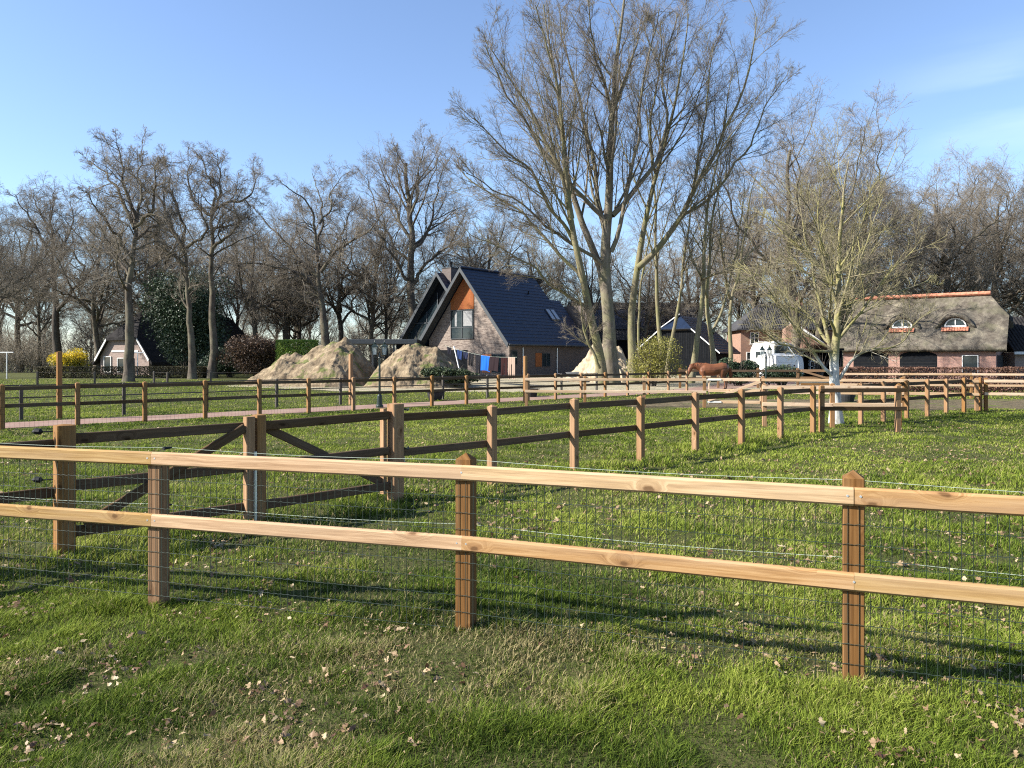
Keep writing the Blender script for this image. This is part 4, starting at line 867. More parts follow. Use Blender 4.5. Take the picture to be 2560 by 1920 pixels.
# ---------------------------------------------------------------- tubs, clothes posts, wheelbarrow
for px, D, l in ((1088, 30.3, 'black rubber tub behind the driveway fence below the soil heap'), (1327, 33.2, 'black rubber tub beside the tall post on the driveway edge'), (2117, 29.5, 'black rubber tub on the mud behind the whitewashed trunk')):
    m = MB(); x = W(px, D); m.lathe((x, D, 0), [(.24, 0), (.3, .22), (.31, .34), (.335, .345), (.335, .37), (.285, .37), (.27, .2), (.2, .05)], 20)
    for s_ in (-1, 1): m.tube([(x + s_ * .31, D - .06, .33), (x + s_ * .39, D - .04, .36), (x + s_ * .39, D + .04, .36), (x + s_ * .31, D + .06, .33)], .014, 6)
    tag(m.build('rubber_tub', M['rubber'], smooth=False), l, 'tub', 'black rubber tubs')
for px, D, l in ((17, 63, 'white T shaped clothes post at the far left edge'), (344, 66, 'white T shaped clothes post in front of the pinkish farmhouse wall')):
    t = thing('clothes_post', l, 'post', (W(px, D), D, 0), 'white clothes posts'); x = W(px, D); m = MB(); m.tube([(x, D, -.1), (x, D, 2.15)], .045, 8); m.build('pole', M['offwhite'], t)
    m = MB(); m.tube([(x - .55, D + .02, 2.17), (x + .55, D - .02, 2.17)], .045, 8); m.build('crossbar', M['white'], t)
x, y = W(1432, 54), 54; t = thing('wheelbarrow', 'grey wheelbarrow standing left of the pale pile', 'wheelbarrow', (x, y, 0))
m = MB(); m.prism([(x - .5, y - .3, .7), (x + .45, y - .3, .75), (x + .25, y - .3, .38), (x - .2, y - .3, .35)], (0, .6, 0)); m.build('tray', M['greysheet'], t)
m = MB(); 
for s_ in (-.28, .28): m.tube([(x + .55, y + s_ * .3, .2), (x - .1, y + s_, .34), (x - 1.0, y + s_, .62)], .02, 6); m.tube([(x - .3, y + s_, .36), (x - .35, y + s_, 0)], .018, 6)
m.build('frame', M['steel'], t); m = MB(); m.tube([(x + .6, y - .05, .2), (x + .6, y + .05, .2)], .2, 14); m.build('wheel', M['rubber'], t)
# ---------------------------------------------------------------- washing line
t = thing('washing_line', 'washing line with leaning wooden poles in front of the modern house', 'clothesline', (-2.5, 49, 0))
L0, L1 = P(1112, 864, 53), P(1297, 893, 46)
def lp(px):
    s = (px - 1112) / (1297 - 1112); D = 53 - 7 * s; zl = L0.z + (L1.z - L0.z) * s - .28 * math.sin(math.pi * min(1, max(0, s))); return Vector((W(px, D), D, zl))
m = MB(); m.tube([lp(p) for p in range(1112, 1298, 6)], .008, 4); m.build('line', M['cord'], t)
m = MB(); q = P(1157, 958, 50); m.bar((q.x, q.y, -.05), P(1135, 866, 50.6), .06, .06); m.build('prop_pole', M['offwhite'], t)
m = MB(); q = lp(1189); m.bar((q.x, q.y, -.05), (q.x, q.y, q.z + .25), .06, .06); m.build('prop_pole', M['offwhite'], t)
m = MB(); q = lp(1297); m.bar((q.x, q.y, -.05), (q.x, q.y, q.z + .1), .07, .07); m.build('prop_pole', M['offwhite'], t)
def cloth(name, label, p0, p1, drop, c, kind='towel', seed=0, slant=0.):
    m = NT('cloth_' + str(seed), .9, .1); m.col(c); A, B = lp(p0), lp(p1); r = random.Random(seed); n, k = 14, 12; mb = MB(); cols = []
    for j in range(k + 1):
        for i in range(n + 1):
            u, v = i / n, j / k; p = A.lerp(B, u); wv = .05 * math.sin(u * 9 + seed + v * 2) * v + .02 * math.sin(u * 21 + seed); d = drop * (1 - .05 * math.sin(math.pi * u))
            squeeze = 1.0
            if kind == 'shirt': squeeze = 1 - .32 * v
            x = p.x + (A.x + B.x) / 2 * 0 + ((A.x + B.x) / 2 - p.x) * (1 - squeeze) + slant * v; mb.v.append((x, p.y + wv, p.z - d * v))
    for j in range(k):
        for i in range(n):
            if kind == 'trousers' and j > 3 and abs(i - n / 2 + .5) < .4 + (j - 3) * .12: continue
            if kind == 'shirt' and j < 1 and 5 <= i <= 8: continue
            b = j * (n + 1) + i; mb.face((b, b + 1, b + n + 2, b + n + 1))
    o = mb.build(name, m.m); md = o.modifiers.new('thick', 'SOLIDIFY'); md.thickness = .02; return tag(o, label, 'laundry', 'laundry on the washing line')
cloth('hanging_shirt', 'small black garment at the left end of the washing line', 1118, 1129, .5, (.012, .012, .018), 'shirt', 1)
cloth('hanging_shirt', 'navy shirt third from the left on the washing line behind the leaning pole', 1143, 1156, .62, (.015, .03, .09), 'shirt', 2)
cloth('hanging_shirt', 'dark navy bundled garment left of the black trousers', 1158, 1171, .48, (.014, .018, .04), 'shirt', 3)
cloth('hanging_trousers', 'narrow black trousers between two navy garments and the upright pole', 1173, 1185, .85, (.012, .012, .014), 'trousers', 4, -.06)
cloth('hanging_trousers', 'wide black trousers directly left of the blue towel', 1189, 1203, 1.25, (.012, .012, .016), 'trousers', 5)
cloth('hanging_towel', 'bright blue towel on the washing line', 1203, 1226, .98, (.012, .09, .4), 'towel', 6, -.03)
cloth('hanging_towel', 'dark brown towel directly right of the blue towel', 1224, 1248, .92, (.018, .011, .013), 'towel', 7, -.08)
cloth('hanging_trousers', 'dark maroon trousers right of the brown towel', 1253, 1269, 1.2, (.022, .008, .008), 'trousers', 8)
cloth('hanging_trousers', 'beige and rust patterned trousers at the right end of the washing line', 1271, 1288, 1.35, (.26, .19, .15), 'trousers', 9)
# ---------------------------------------------------------------- horse
def horse(x0, y0, sc_=1.0):
    t = thing('horse', 'chestnut horse standing with lowered head facing left behind the pale fence', 'horse', (x0, y0, 0)); V, Fq = [], []
    def loft(secs, n=14):
        b = len(V)
        for c, ax, ay, d in secs:      # centre, radius sideways (y), radius in plane, direction of the tube
            d = Vector(d).normalized(); side = Vector((0, 1, 0)); up = side.cross(d).normalized(); c = Vector(c)
            for k in range(n): a = 2 * math.pi * k / n; V.append(tuple(c + side * math.cos(a) * ax + up * math.sin(a) * ay))
        m = len(secs)
        for i in range(m - 1):
            for k in range(n): l = (k + 1) % n; Fq.append((b + i * n + k, b + i * n + l, b + (i + 1) * n + l, b + (i + 1) * n + k))
        Fq.append(tuple(range(b + n - 1, b - 1, -1))); Fq.append(tuple(range(b + (m - 1) * n, b + m * n)))
    X = (1, 0, 0)
    loft([((-.66, 0, 1.08), .1, .14, X), ((-.6, 0, 1.08), .19, .27, X), ((-.42, 0, 1.1), .25, .34, X), ((-.15, 0, 1.1), .29, .34, X), ((.12, 0, 1.1), .31, .34, X), ((.4, 0, 1.15), .29, .32, X), ((.62, 0, 1.2), .28, .31, X), ((.82, 0, 1.2), .24, .28, X), ((.95, 0, 1.16), .14, .19, X), ((1.0, 0, 1.14), .05, .1, X)])
    # withers and croup
    loft([((-.5, 0, 1.36), .08, .08, X), ((-.3, 0, 1.42), .09, .09, X), ((-.05, 0, 1.36), .1, .08, X)]); loft([((.4, 0, 1.38), .12, .1, X), ((.6, 0, 1.42), .15, .1, X), ((.8, 0, 1.36), .12, .1, X)])
    loft([((-.42, 0, 1.2), .17, .3, (-1, 0, .3)), ((-.62, 0, 1.27), .14, .24, (-1, 0, .25)), ((-.85, 0, 1.32), .11, .19, (-1, 0, .1)), ((-1.05, 0, 1.31), .095, .15, (-1, 0, -.2)), ((-1.16, 0, 1.27), .08, .12, (-.8, 0, -.6))])
    loft([((-1.06, 0, 1.3), .08, .1, (-.5, 0, -1)), ((-1.14, 0, 1.2), .1, .135, (-.4, 0, -1)), ((-1.2, 0, 1.06), .085, .11, (-.35, 0, -1)), ((-1.26, 0, .9), .06, .075, (-.3, 0, -1)), ((-1.3, 0, .8), .06, .07, (-.3, 0, -1)), ((-1.33, 0, .74), .04, .05, (-.3, 0, -1))])
    Z = (0, 0, -1)
    for s_, dx in ((-1, 0), (1, .1)):
        y = s_ * .16
        loft([((-.48 + dx, y, 1.05), .1, .17, Z), ((-.47 + dx, y, .85), .085, .12, Z), ((-.46 + dx, y, .66), .06, .075, Z), ((-.46 + dx, y, .5), .055, .062, Z), ((-.45 + dx, y, .44), .05, .055, Z), ((-.44 + dx, y, .3), .036, .042, Z), ((-.44 + dx, y, .16), .035, .042, Z), ((-.45 + dx, y, .1), .042, .052, Z), ((-.48 + dx, y, .05), .05, .06, Z)], 10)
        dx = -.12 if s_ < 0 else .08
        loft([((.72 + dx, y, 1.1), .13, .24, Z), ((.7 + dx, y, .9), .11, .19, Z), ((.68 + dx, y, .74), .08, .12, (.3, 0, -1)), ((.8 + dx, y, .58), .055, .07, (.4, 0, -1)), ((.86 + dx, y, .5), .052, .07, (0, 0, -1)), ((.84 + dx, y, .42), .042, .052, Z), ((.82 + dx, y, .28), .036, .043, Z), ((.81 + dx, y, .15), .038, .045, Z), ((.79 + dx, y, .09), .044, .052, Z), ((.76 + dx, y, .05), .05, .06, Z)], 10)
    for s_ in (-1, 1): loft([((-1.05, s_ * .06, 1.36), .025, .03, (0, 0, 1)), ((-1.07, s_ * .07, 1.43), .02, .024, (0, 0, 1)), ((-1.08, s_ * .075, 1.49), .004, .004, (0, 0, 1))], 6)
    me = bpy.data.meshes.new('body'); me.from_pydata([(a * sc_, b * sc_, c * sc_) for a, b, c in V], [], Fq); me.materials.append(M['horse']); o = bpy.data.objects.new('body', me); COL.objects.link(o); o.parent = t
    r = o.modifiers.new('r', 'REMESH'); r.mode = 'VOXEL'; r.voxel_size = .022; r.use_smooth_shade = True; s = o.modifiers.new('s', 'SMOOTH'); s.iterations = 5; s.factor = .6
    def loc(p): return Vector((x0 + p[0] * sc_, y0 + p[1] * sc_, p[2] * sc_))
    m = MB(); rr = random.Random(3)
    for k in range(60):
        u = k / 60; b = Vector((-1.12 + .68 * u, rr.uniform(-.03, .03), 1.40 + .05 * math.sin(u * 3) )); m.tube([loc(b - Vector((0, 0, .06))), loc(b + Vector((0, -.06, .03))), loc(b + Vector((rr.uniform(-.03, .06), -.11, -.1 - rr.uniform(0, .08))))], [.02, .02, .004], 4)
    m.build('mane', M['horse_dark'], t); m = MB()
    for k in range(34):
        a = rr.uniform(0, 6.28); o_ = Vector((math.cos(a), math.sin(a), 0)) * rr.uniform(0, .05); b = Vector((.98, 0, 1.25))
        m.tube([loc(b), loc(b + Vector((.07, 0, -.08)) + o_), loc(b + Vector((.11, 0, -.4)) + o_ * 1.6), loc(b + Vector((.08, 0, -.8 - rr.random() * .15)) + o_)], [.02, .025, .02, .004], 4)
    m.build('tail', M['horse_dark'], t)
    for fx, fy in ((-.49, -.16), (-.39, .16), (.64, -.16), (.84, .16)):
        m = MB(); m.lathe(loc((fx, fy, 0)), [(.065, 0), (.05, .07)], 10); m.build('hoof', M['hoof'], t)
    for s_ in (-1, 1): m = MB(); c = loc((-1.185, s_ * .09, 1.18)); m.lathe(c - Vector((0, 0, .015)), [(.004, 0), (.016, .015), (.004, .03)], 8); m.build('eye', M['black'], t)
    return t
horse(W(1778, 41), 41, .96)
# ---------------------------------------------------------------- bare trees
def resample(pts, n, wig=0, r=None):
    pts = np.array(pts, float); s = np.concatenate([[0], np.cumsum(np.linalg.norm(np.diff(pts, axis=0), axis=1))]); L = s[-1]; t = np.linspace(0, L, n)
    out = np.stack([np.interp(t, s, pts[:, k]) for k in range(3)], 1)
    for _ in range(2): o2 = out.copy(); o2[1:-1] = (out[:-2] + 2 * out[1:-1] + out[2:]) / 4; out = o2
    if wig:
        q = r.normal(0, 1, (n, 3)); q[1:] = q[1:] * .5 + q[:-1] * .5; q[0] = 0; out = out + q * wig * L / n
    return out
def spawn(r, P_, Rd, K, t0, ang, lf, M_, wob, up, rf, rmin, lvar=.3, taper=.75, tipfall=.55, t1=1.0, flat_=0.0):
    """children of a batch of branches. P_ (B,N,3), Rd (B,N)"""
    B, N, _ = P_.shape; seg = np.linalg.norm(np.diff(P_, axis=1), axis=2); L = seg.sum(1)
    t = t0 + (t1 - t0) * (np.arange(K)[None] + r.random((B, K))) / K; ix = t * (N - 1); i0 = np.minimum(ix.astype(int), N - 2); f = ix - i0
    b = np.arange(B)[:, None]; pos = P_[b, i0] * (1 - f)[..., None] + P_[b, i0 + 1] * f[..., None]; tan = P_[b, i0 + 1] - P_[b, i0]; tan /= np.linalg.norm(tan, axis=2)[..., None] + 1e-9
    pr = Rd[b, i0] * (1 - f) + Rd[b, i0 + 1] * f
    rel = (t - t0) / (t1 - t0 + 1e-9); ln = L[:, None] * lf * (1.08 - tipfall * rel) * r.uniform(1 - lvar, 1 + lvar, (B, K))
    pos, tan, pr, ln = pos.reshape(-1, 3), tan.reshape(-1, 3), pr.ravel(), ln.ravel(); C = len(pr)
    rnd = r.normal(size=(C, 3)); rnd[:, 2] *= (1 - flat_); perp = np.cross(tan, np.cross(rnd, tan)); perp /= np.linalg.norm(perp, axis=1)[:, None] + 1e-9
    th = np.radians(r.normal(ang, ang * .22, C))[:, None]; d = tan * np.cos(th) + perp * np.sin(th)
    out = np.zeros((C, M_, 3)); out[:, 0] = pos; st = (ln / (M_ - 1))[:, None]
    for k in range(1, M_):
        d = d + r.normal(0, wob, (C, 3)); d[:, 2] += up; d /= np.linalg.norm(d, axis=1)[:, None]; out[:, k] = out[:, k - 1] + d * st
    r0 = np.maximum(np.minimum(pr * rf * r.uniform(.75, 1.1, C), pr * .85), rmin); rad = r0[:, None] * (1 - taper * np.linspace(0, 1, M_))[None]; rad = np.maximum(rad, rmin * .6)
    out[:, :, 2] = np.maximum(out[:, :, 2], .25)
    return out, rad
def tubes(P_, Rd, S):
    B, N, _ = P_.shape; T = np.gradient(P_, axis=1); T /= np.linalg.norm(T, axis=2)[..., None] + 1e-9
    ref = np.where(np.abs(T[:, :1, 2:3]) < .8, np.array([0, 0, 1.]), np.array([1., 0, 0])); a = np.cross(T, np.broadcast_to(ref, T.shape)); a /= np.linalg.norm(a, axis=2)[..., None] + 1e-9; c = np.cross(T, a)
    an = np.arange(S) * 2 * np.pi / S; V = P_[:, :, None] + (a[:, :, None] * np.cos(an)[None, None, :, None] + c[:, :, None] * np.sin(an)[None, None, :, None]) * Rd[:, :, None, None]
    idx = np.arange(B * N * S).reshape(B, N, S); q = np.stack([idx[:, :-1], np.roll(idx, -1, 2)[:, :-1], np.roll(idx, -1, 2)[:, 1:], idx[:, 1:]], -1).reshape(-1, 4)
    return V.reshape(-1, 3), q
def join(parts):
    Vs, Fs, n = [], [], 0
    for V, f in parts: Vs.append(V); Fs.append(f + n); n += len(V)
    return np.concatenate(Vs), np.concatenate(Fs)
def tree(name, label, cat, base, limbs, levels, bm, tm, seed, group=None, trunk_levels=1, sides=10, kind=None):
    """limbs: [(pts, r0, r1)] world coords; levels: dicts for spawn; first trunk_levels levels belong to the trunk part"""
    r = np.random.default_rng(seed); t = thing(name, label, cat, base, group); N = 18
    P0 = np.stack([resample(l[0], N, l[3] if len(l) > 3 else .25, r) for l in limbs]); s = np.linspace(0, 1, N)
    R0 = np.stack([l[1] + (l[2] - l[1]) * s ** .8 for l in limbs])
    root = [i for i, l in enumerate(limbs) if l[0][0][2] < .3]
    for i in root: R0[i, 0] *= 1.38; R0[i, 1] *= 1.1; P0[i, 0, 2] = -.15
    tr, cr = [tubes(P0, R0, sides)], []; cur, rad = P0, R0
    for k, lv in enumerate(levels):
        lv = dict(lv); S = lv.pop('S'); only = lv.pop('grow', None)
        if k == 0:      # no twigs low on the trunks
            t0 = np.array([l[4] if len(l) > 4 else (.45 if i in root else .15) for i, l in enumerate(limbs)]); parts = []
            for i in range(len(limbs)):
                lv2 = dict(lv); lv2['t0'] = float(t0[i]); lv2['K'] = max(3, int(round(lv['K'] * (1 - t0[i])))); parts.append(spawn(r, cur[i:i + 1], rad[i:i + 1], **lv2))
            cur, rad = np.concatenate([p[0] for p in parts]), np.concatenate([p[1] for p in parts])
        else: cur, rad = spawn(r, cur, rad, **lv)
        (tr if k < trunk_levels else cr).append(tubes(cur, rad, S))
    V, f = join(tr); np_mesh('trunk', V, f, M[bm], t, smooth=True); V, f = join(cr); np_mesh('crown', V, f, M[tm], t, smooth=False)
    return t
def lim(pts, D, r0, r1, dz=0.0, wig=.25, t0=None, scale=1.0, ox=0, oy=0):
    """limb traced in a photo crop: px = ox + x/scale; recedes by dz metres at its end (curved)"""
    n = len(pts); out = []
    for k, (x, y) in enumerate(pts):
        s = (k / (n - 1)); out.append(tuple(P(ox + x / scale, oy + y / scale, D + dz * s ** 1.2)))
    if t0 is None: return (out, r0, r1, wig)
    return (out, r0, r1, wig, t0)
def L1_(K, ang, lf, M_=7, wob=.12, up=.05, rf=.5, rmin=.02, S=5, t0=.15, **k): return dict(K=K, t0=t0, ang=ang, lf=lf, M_=M_, wob=wob, up=up, rf=rf, rmin=rmin, S=S, **k)
# the big tree: three neighbouring stems, c2 = crop at (1380,300)*2.514, c3 = crop at (1100,0)*1.843
c2 = lambda *p: [(1380 + x / 2.514, 300 + y / 2.514) for x, y in p]
c3 = lambda *p: [(1100 + x / 1.843, y / 1.843) for x, y in p]
BG = [L1_(20, 33, .29, 7, .08, .05, .5, .022, 5, lvar=.45), L1_(9, 34, .44, 6, .08, .04, .5, .011, 4, t0=.12), L1_(7, 36, .52, 4, .08, .035, .55, .007, 3, t0=.12), L1_(4, 36, .62, 3, .06, .03, .65, .0048, 3, t0=.2)]
D = 50
A = [lim(c2((372, 1640), (368, 1500), (362, 1300), (352, 1150), (342, 1050), (335, 950), (340, 800), (352, 650)) + c3((790, 600), (800, 400), (825, 200), (850, 20), (860, -120)), D, .5, .05, 0, .05, .33),
     lim(c2((362, 1640), (352, 1480), (350, 1300), (348, 1150), (322, 980), (290, 850), (230, 760), (180, 640), (130, 540), (112, 430), (92, 300), (62, 60)) + c3((565, 560), (540, 380), (500, 180), (480, 20)), D, .36, .04, 1.5, .05, .38),
     lim(c2((352, 900), (345, 750), (318, 560), (300, 460), (265, 320), (232, 110)) + c3((650, 480), (600, 330), (560, 170), (550, 40)), D, .2, .03, 2.5, .12),
     lim(c2((350, 660), (270, 560), (180, 490), (120, 420)) + c3((480, 680), (400, 560), (310, 450), (240, 300), (215, 210)), D, .17, .03, -3, .12),
     lim(c2((380, 600), (440, 530), (520, 430), (620, 340), (690, 210), (740, 70)) + c3((1010, 320), (1060, 180), (1090, 60)), D, .19, .03, 2, .12),
     lim(c2((372, 830), (410, 700), (436, 560), (480, 400), (515, 250), (560, 90)) + c3((930, 380), (980, 200), (1000, 40)), D, .16, .03, -2.5, .12),
     lim(c3((790, 560), (770, 420), (720, 280), (690, 120), (680, -20)), D + .2, .13, .03, -2, .12), lim(c3((797, 500), (860, 360), (900, 220), (940, 60)), D, .13, .03, 2, .12),
     lim(c2((350, 940), (300, 900), (230, 840), (150, 800), (60, 730), (-40, 690)) + c3((480, 1010), (380, 950), (270, 870), (180, 840), (120, 800)), D, .14, .025, -2, .15)]
tree('big_bare_tree', 'tallest bare tree, its grey trunk standing right of the modern house', 'tree', (W(1527, D), D, 0), A, BG, 'bark_big', 'twig_big', 31)
Bt = [lim(c2((318, 1640), (300, 1480), (272, 1350), (240, 1240), (205, 1080), (180, 950), (150, 800), (125, 650), (100, 450), (50, 330), (0, 230)) + c3((450, 560), (380, 430), (300, 330), (235, 230)), D - 1.5, .33, .03, -1, .05, .35),
      lim(c2((125, 620), (108, 440), (80, 260), (60, 60)) + c3((570, 640), (560, 480), (520, 300), (470, 130), (440, 30)), D - 1.8, .17, .03, -2.5, .12),
      lim(c2((150, 800), (110, 700), (40, 600), (-40, 540)) + c3((420, 780), (330, 720), (240, 640), (190, 590), (150, 540)), D - 1.6, .14, .025, -3, .12),
      lim(c2((190, 1000), (130, 940), (60, 850), (-20, 790)) + c3((420, 1010), (340, 960), (240, 900), (170, 860), (110, 820), (60, 740)), D - 1.5, .13, .025, 2, .12),
      lim(c2((225, 1180), (160, 1140), (70, 1090), (-30, 1040)) + c3((440, 1230), (330, 1170), (240, 1120), (150, 1080)), D - 1.5, .12, .02, -2, .14),
      lim(c2((300, 1560), (255, 1450), (215, 1380), (190, 1250), (180, 1120), (120, 1060), (20, 1030)), D - 2.2, .11, .03, -1, .15)]
tree('bare_tree', 'mossy yellow green stem leaning left beside the tallest bare tree', 'tree', (W(1507, D), D - 1.5, 0), Bt, BG, 'bark_moss', 'twig_big', 32)
Ct = [lim(c2((512, 1640), (505, 1450), (492, 1300), (492, 1150), (505, 1040), (535, 930), (552, 800), (590, 560), (620, 430), (680, 250), (735, 70)) + c3((1060, 520), (1110, 360), (1140, 180), (1150, 60)), D + 2.5, .32, .03, 1, .05, .4),
      lim(c2((540, 930), (590, 895), (650, 840), (740, 740), (820, 620), (870, 480), (940, 370), (1000, 230), (1080, 100)) + c3((1290, 660), (1350, 520), (1420, 380), (1450, 200), (1460, 80)), D + 2.5, .23, .03, -2, .08),
      lim(c2((830, 590), (940, 540), (1060, 420), (1180, 240), (1300, 90)) + c3((1480, 520), (1540, 430), (1600, 350)), D + 2, .12, .025, 2, .12),
      lim(c2((650, 330), (620, 180), (600, 20)) + c3((1000, 420), (1010, 260), (1020, 90)), D + 3, .11, .025, -2, .12), lim(c2((875, 480), (900, 330), (930, 160), (960, 0)) + c3((1230, 480), (1240, 330), (1260, 190)), D + 2, .1, .02, -2, .12)]
tree('bare_tree', 'bare tree right of the tallest one with a heavy limb sweeping up to the right', 'tree', (W(1580, D), D + 2.5, 0), Ct, BG, 'bark_moss', 'twig_big', 33)
SM = [L1_(16, 30, .26, 6, .09, .05, .45, .018, 4, lvar=.5), L1_(9, 34, .46, 5, .08, .04, .5, .009, 3, t0=.12), L1_(7, 36, .58, 3, .07, .03, .6, .0055, 3, t0=.15)]
def stem(label, pts, D, r, more=(), bm='bark_moss', seed=0, kind='slender_tree', lv=SM):
    p = [tuple(P(px, py, D)) for px, py in pts]; ls = [(p, r, .02, .06, .35)] + [([tuple(P(px, py, D + (dz if k else 0))) for k, (px, py) in enumerate(q)], rr, .015, .12) for q, rr, dz in more]
    return tree(kind, label, 'tree', (p[0][0], D, 0), ls, lv, bm, 'twig_big', seed, 'slender bare trees behind the paddock')
stem('thin mossy stem standing inside the olive bush', c2((555, 1640), (545, 1400), (540, 1150), (560, 980), (600, 800), (640, 640), (700, 380), (740, 180)), 54, .12, seed=41)
stem('straight slender stem right of the olive bush centre with a pale trunk', c2((690, 1640), (680, 1380), (662, 1150), (655, 900), (650, 600), (640, 450), (625, 250)) + c3((960, 600), (940, 420)), 57, .2, [(c2((655, 900), (700, 700), (760, 520), (820, 330)), .09, 2)], seed=42)
stem('slender stem leaning right between the olive bush and the horse', c2((720, 1640), (745, 1380), (800, 1180), (828, 950), (840, 760), (870, 560), (900, 350), (960, 120)), 55, .17, [(c2((828, 950), (860, 850), (950, 740), (1080, 640)), .07, -2)], seed=43)
stem('leaning slender tree whose foot stands just left of the horse head', c2((868, 1640), (895, 1480), (930, 1300), (948, 1100), (962, 900), (965, 700), (985, 480), (1040, 230), (1120, 0)), 52, .23, [(c2((950, 1000), (1060, 960), (1180, 900), (1300, 780)), .09, -2), (c2((958, 1000), (880, 900), (850, 760), (790, 600), (740, 420)), .09, 2)], seed=44)
stem('slender tree rising directly behind the back of the horse', c2((1022, 1640), (1015, 1500), (990, 1300), (970, 1120), (985, 900), (1000, 700), (1020, 500), (1100, 200)), 54, .22, [(c2((1010, 1340), (1060, 1230), (1100, 1040), (1170, 800), (1200, 560), (1210, 330)), .12, 1), (c2((975, 1120), (930, 980), (880, 880), (850, 740)), .09, -2)], seed=45)
stem('slender tree left of the white camper with a crooked low limb', c2((1120, 1640), (1125, 1450), (1110, 1250), (1120, 1100), (1180, 1000), (1200, 800), (1230, 560), (1290, 300)), 58, .2, [(c2((1120, 1120), (1080, 950), (1060, 700), (1040, 500), (1050, 260)), .13, -2), (c2((1190, 1020), (1330, 960), (1450, 850)), .08, 2)], seed=46)
# left and far oaks, crop (0,300)*1.843
c4 = lambda *p: [(x / 1.843, 300 + y / 1.843) for x, y in p]
OK = [L1_(15, 48, .38, 8, .22, .03, .5, .028, 5, lvar=.5), L1_(9, 46, .5, 6, .2, .025, .5, .014, 4, t0=.12), L1_(7, 44, .55, 4, .15, .02, .55, .0085, 3, t0=.12), L1_(4, 42, .65, 3, .1, .015, .65, .006, 3, t0=.2)]
def oak(label, D, trunk, rt, limbs, seed, px, bm='bark_oak', lv=OK, name='oak_tree', t0=.55):
    ls = [lim(trunk, D, rt, rt * .3, 0, .1, t0)] + [lim(q, D, r_, .03, dz, .3, .12) for q, r_, dz in limbs]
    return tree(name, label, 'tree', (W(px, D), D, 0), ls, lv, bm, 'twig_oak', seed)
oak('bare oak with a leaning grey trunk in front of the thatched farmhouse gable', 55.7, c4((592, 1240), (592, 1150), (600, 1000), (592, 820), (600, 700), (625, 560), (625, 480)), .42,
    [(c4((612, 640), (560, 560), (500, 480), (440, 400), (390, 330)), .16, -3), (c4((622, 500), (575, 400), (540, 310), (490, 240), (420, 190)), .17, 2), (c4((625, 490), (690, 440), (720, 370), (705, 260), (740, 180)), .17, -2), (c4((622, 480), (600, 380), (560, 270), (545, 150), (530, 110)), .16, 0),
     (c4((600, 720), (540, 640), (470, 600), (400, 560)), .1, 3), (c4((618, 560), (690, 500), (760, 480), (800, 430)), .12, 3), (c4((628, 480), (650, 350), (640, 240), (650, 160)), .14, 3)], 51, 321)
oak('middle trunk of the three oaks in front of the dark evergreen', 62, c4((888, 1215), (882, 1000), (870, 850), (858, 700), (850, 620)), .36,
    [(c4((855, 670), (780, 610), (715, 560), (680, 500)), .16, -2), (c4((852, 620), (805, 520), (760, 475), (690, 440), (620, 430)), .17, 2), (c4((855, 590), (925, 545), (960, 490), (920, 430), (930, 340)), .14, -2), (c4((850, 610), (800, 520), (775, 440), (735, 350), (650, 300), (600, 230)), .16, 0),
     (c4((850, 600), (850, 470), (800, 350), (790, 240), (740, 170)), .15, 3)], 52, 478)
oak('right trunk of the three oaks with ivy remains on its bark', 66, c4((978, 1205), (985, 1050), (975, 850), (980, 700), (975, 560), (975, 430)), .4,
    [(c4((982, 590), (1055, 540), (1110, 470), (1075, 410), (1085, 300)), .15, -2), (c4((980, 500), (1040, 490), (1090, 480), (1150, 440)), .12, 2), (c4((972, 440), (920, 400), (880, 350), (860, 250), (880, 180)), .15, 1), (c4((976, 430), (995, 340), (960, 260), (925, 180)), .15, -2), (c4((980, 420), (1060, 375), (1130, 370), (1180, 300), (1170, 240)), .15, 3), (c4((978, 440), (1020, 330), (1010, 230), (1000, 160)), .14, 0)], 53, 530)
oak('spreading dark oak standing behind the left soil mound', 80, c4((1505, 1120), (1500, 1000), (1490, 900), (1472, 780), (1465, 660)), .55,
    [(c4((1478, 800), (1395, 712), (1290, 678), (1180, 665), (1040, 650)), .26, -4), (c4((1466, 720), (1380, 640), (1300, 560), (1210, 450), (1150, 380)), .2, 3), (c4((1464, 650), (1450, 500), (1440, 420), (1370, 330), (1290, 280)), .2, -2), (c4((1470, 480), (1530, 410), (1520, 330), (1590, 250)), .14, 2), (c4((1478, 700), (1540, 600), (1620, 560), (1700, 520), (1760, 420)), .22, -3),
     (c4((1465, 620), (1480, 480), (1480, 360), (1440, 250)), .17, 4), (c4((1480, 680), (1560, 560), (1600, 450), (1660, 350)), .15, 4)], 54, 812)
oak('large rounded oak left of the gables of the modern house', 88, c4((1905, 1100), (1900, 900), (1895, 700), (1900, 600), (1890, 500), (1872, 350), (1870, 200)), .62,
    [(c4((1885, 740), (1812, 640), (1770, 550), (1700, 480)), .22, -4), (c4((1895, 620), (1960, 550), (1990, 450), (2010, 330), (2050, 200)), .24, 2), (c4((1900, 760), (1965, 650), (2060, 600), (2100, 520), (2140, 440)), .24, -3), (c4((1892, 560), (1830, 430), (1790, 330), (1740, 190)), .22, 3), (c4((1882, 470), (1930, 330), (1930, 200), (1960, 110)), .18, -3), (c4((1888, 650), (1800, 560), (1730, 400), (1690, 260)), .18, 4), (c4((1875, 380), (1830, 250), (1830, 130)), .14, 0)], 55, 1033,
    lv=[L1_(18, 40, .36, 7, .14, .04, .5, .028, 5, lvar=.5), L1_(9, 40, .48, 5, .14, .03, .5, .015, 4, t0=.15), L1_(7, 40, .55, 4, .12, .02, .55, .009, 3, t0=.15), L1_(4, 40, .62, 3, .08, .02, .65, .0065, 3, t0=.2)])
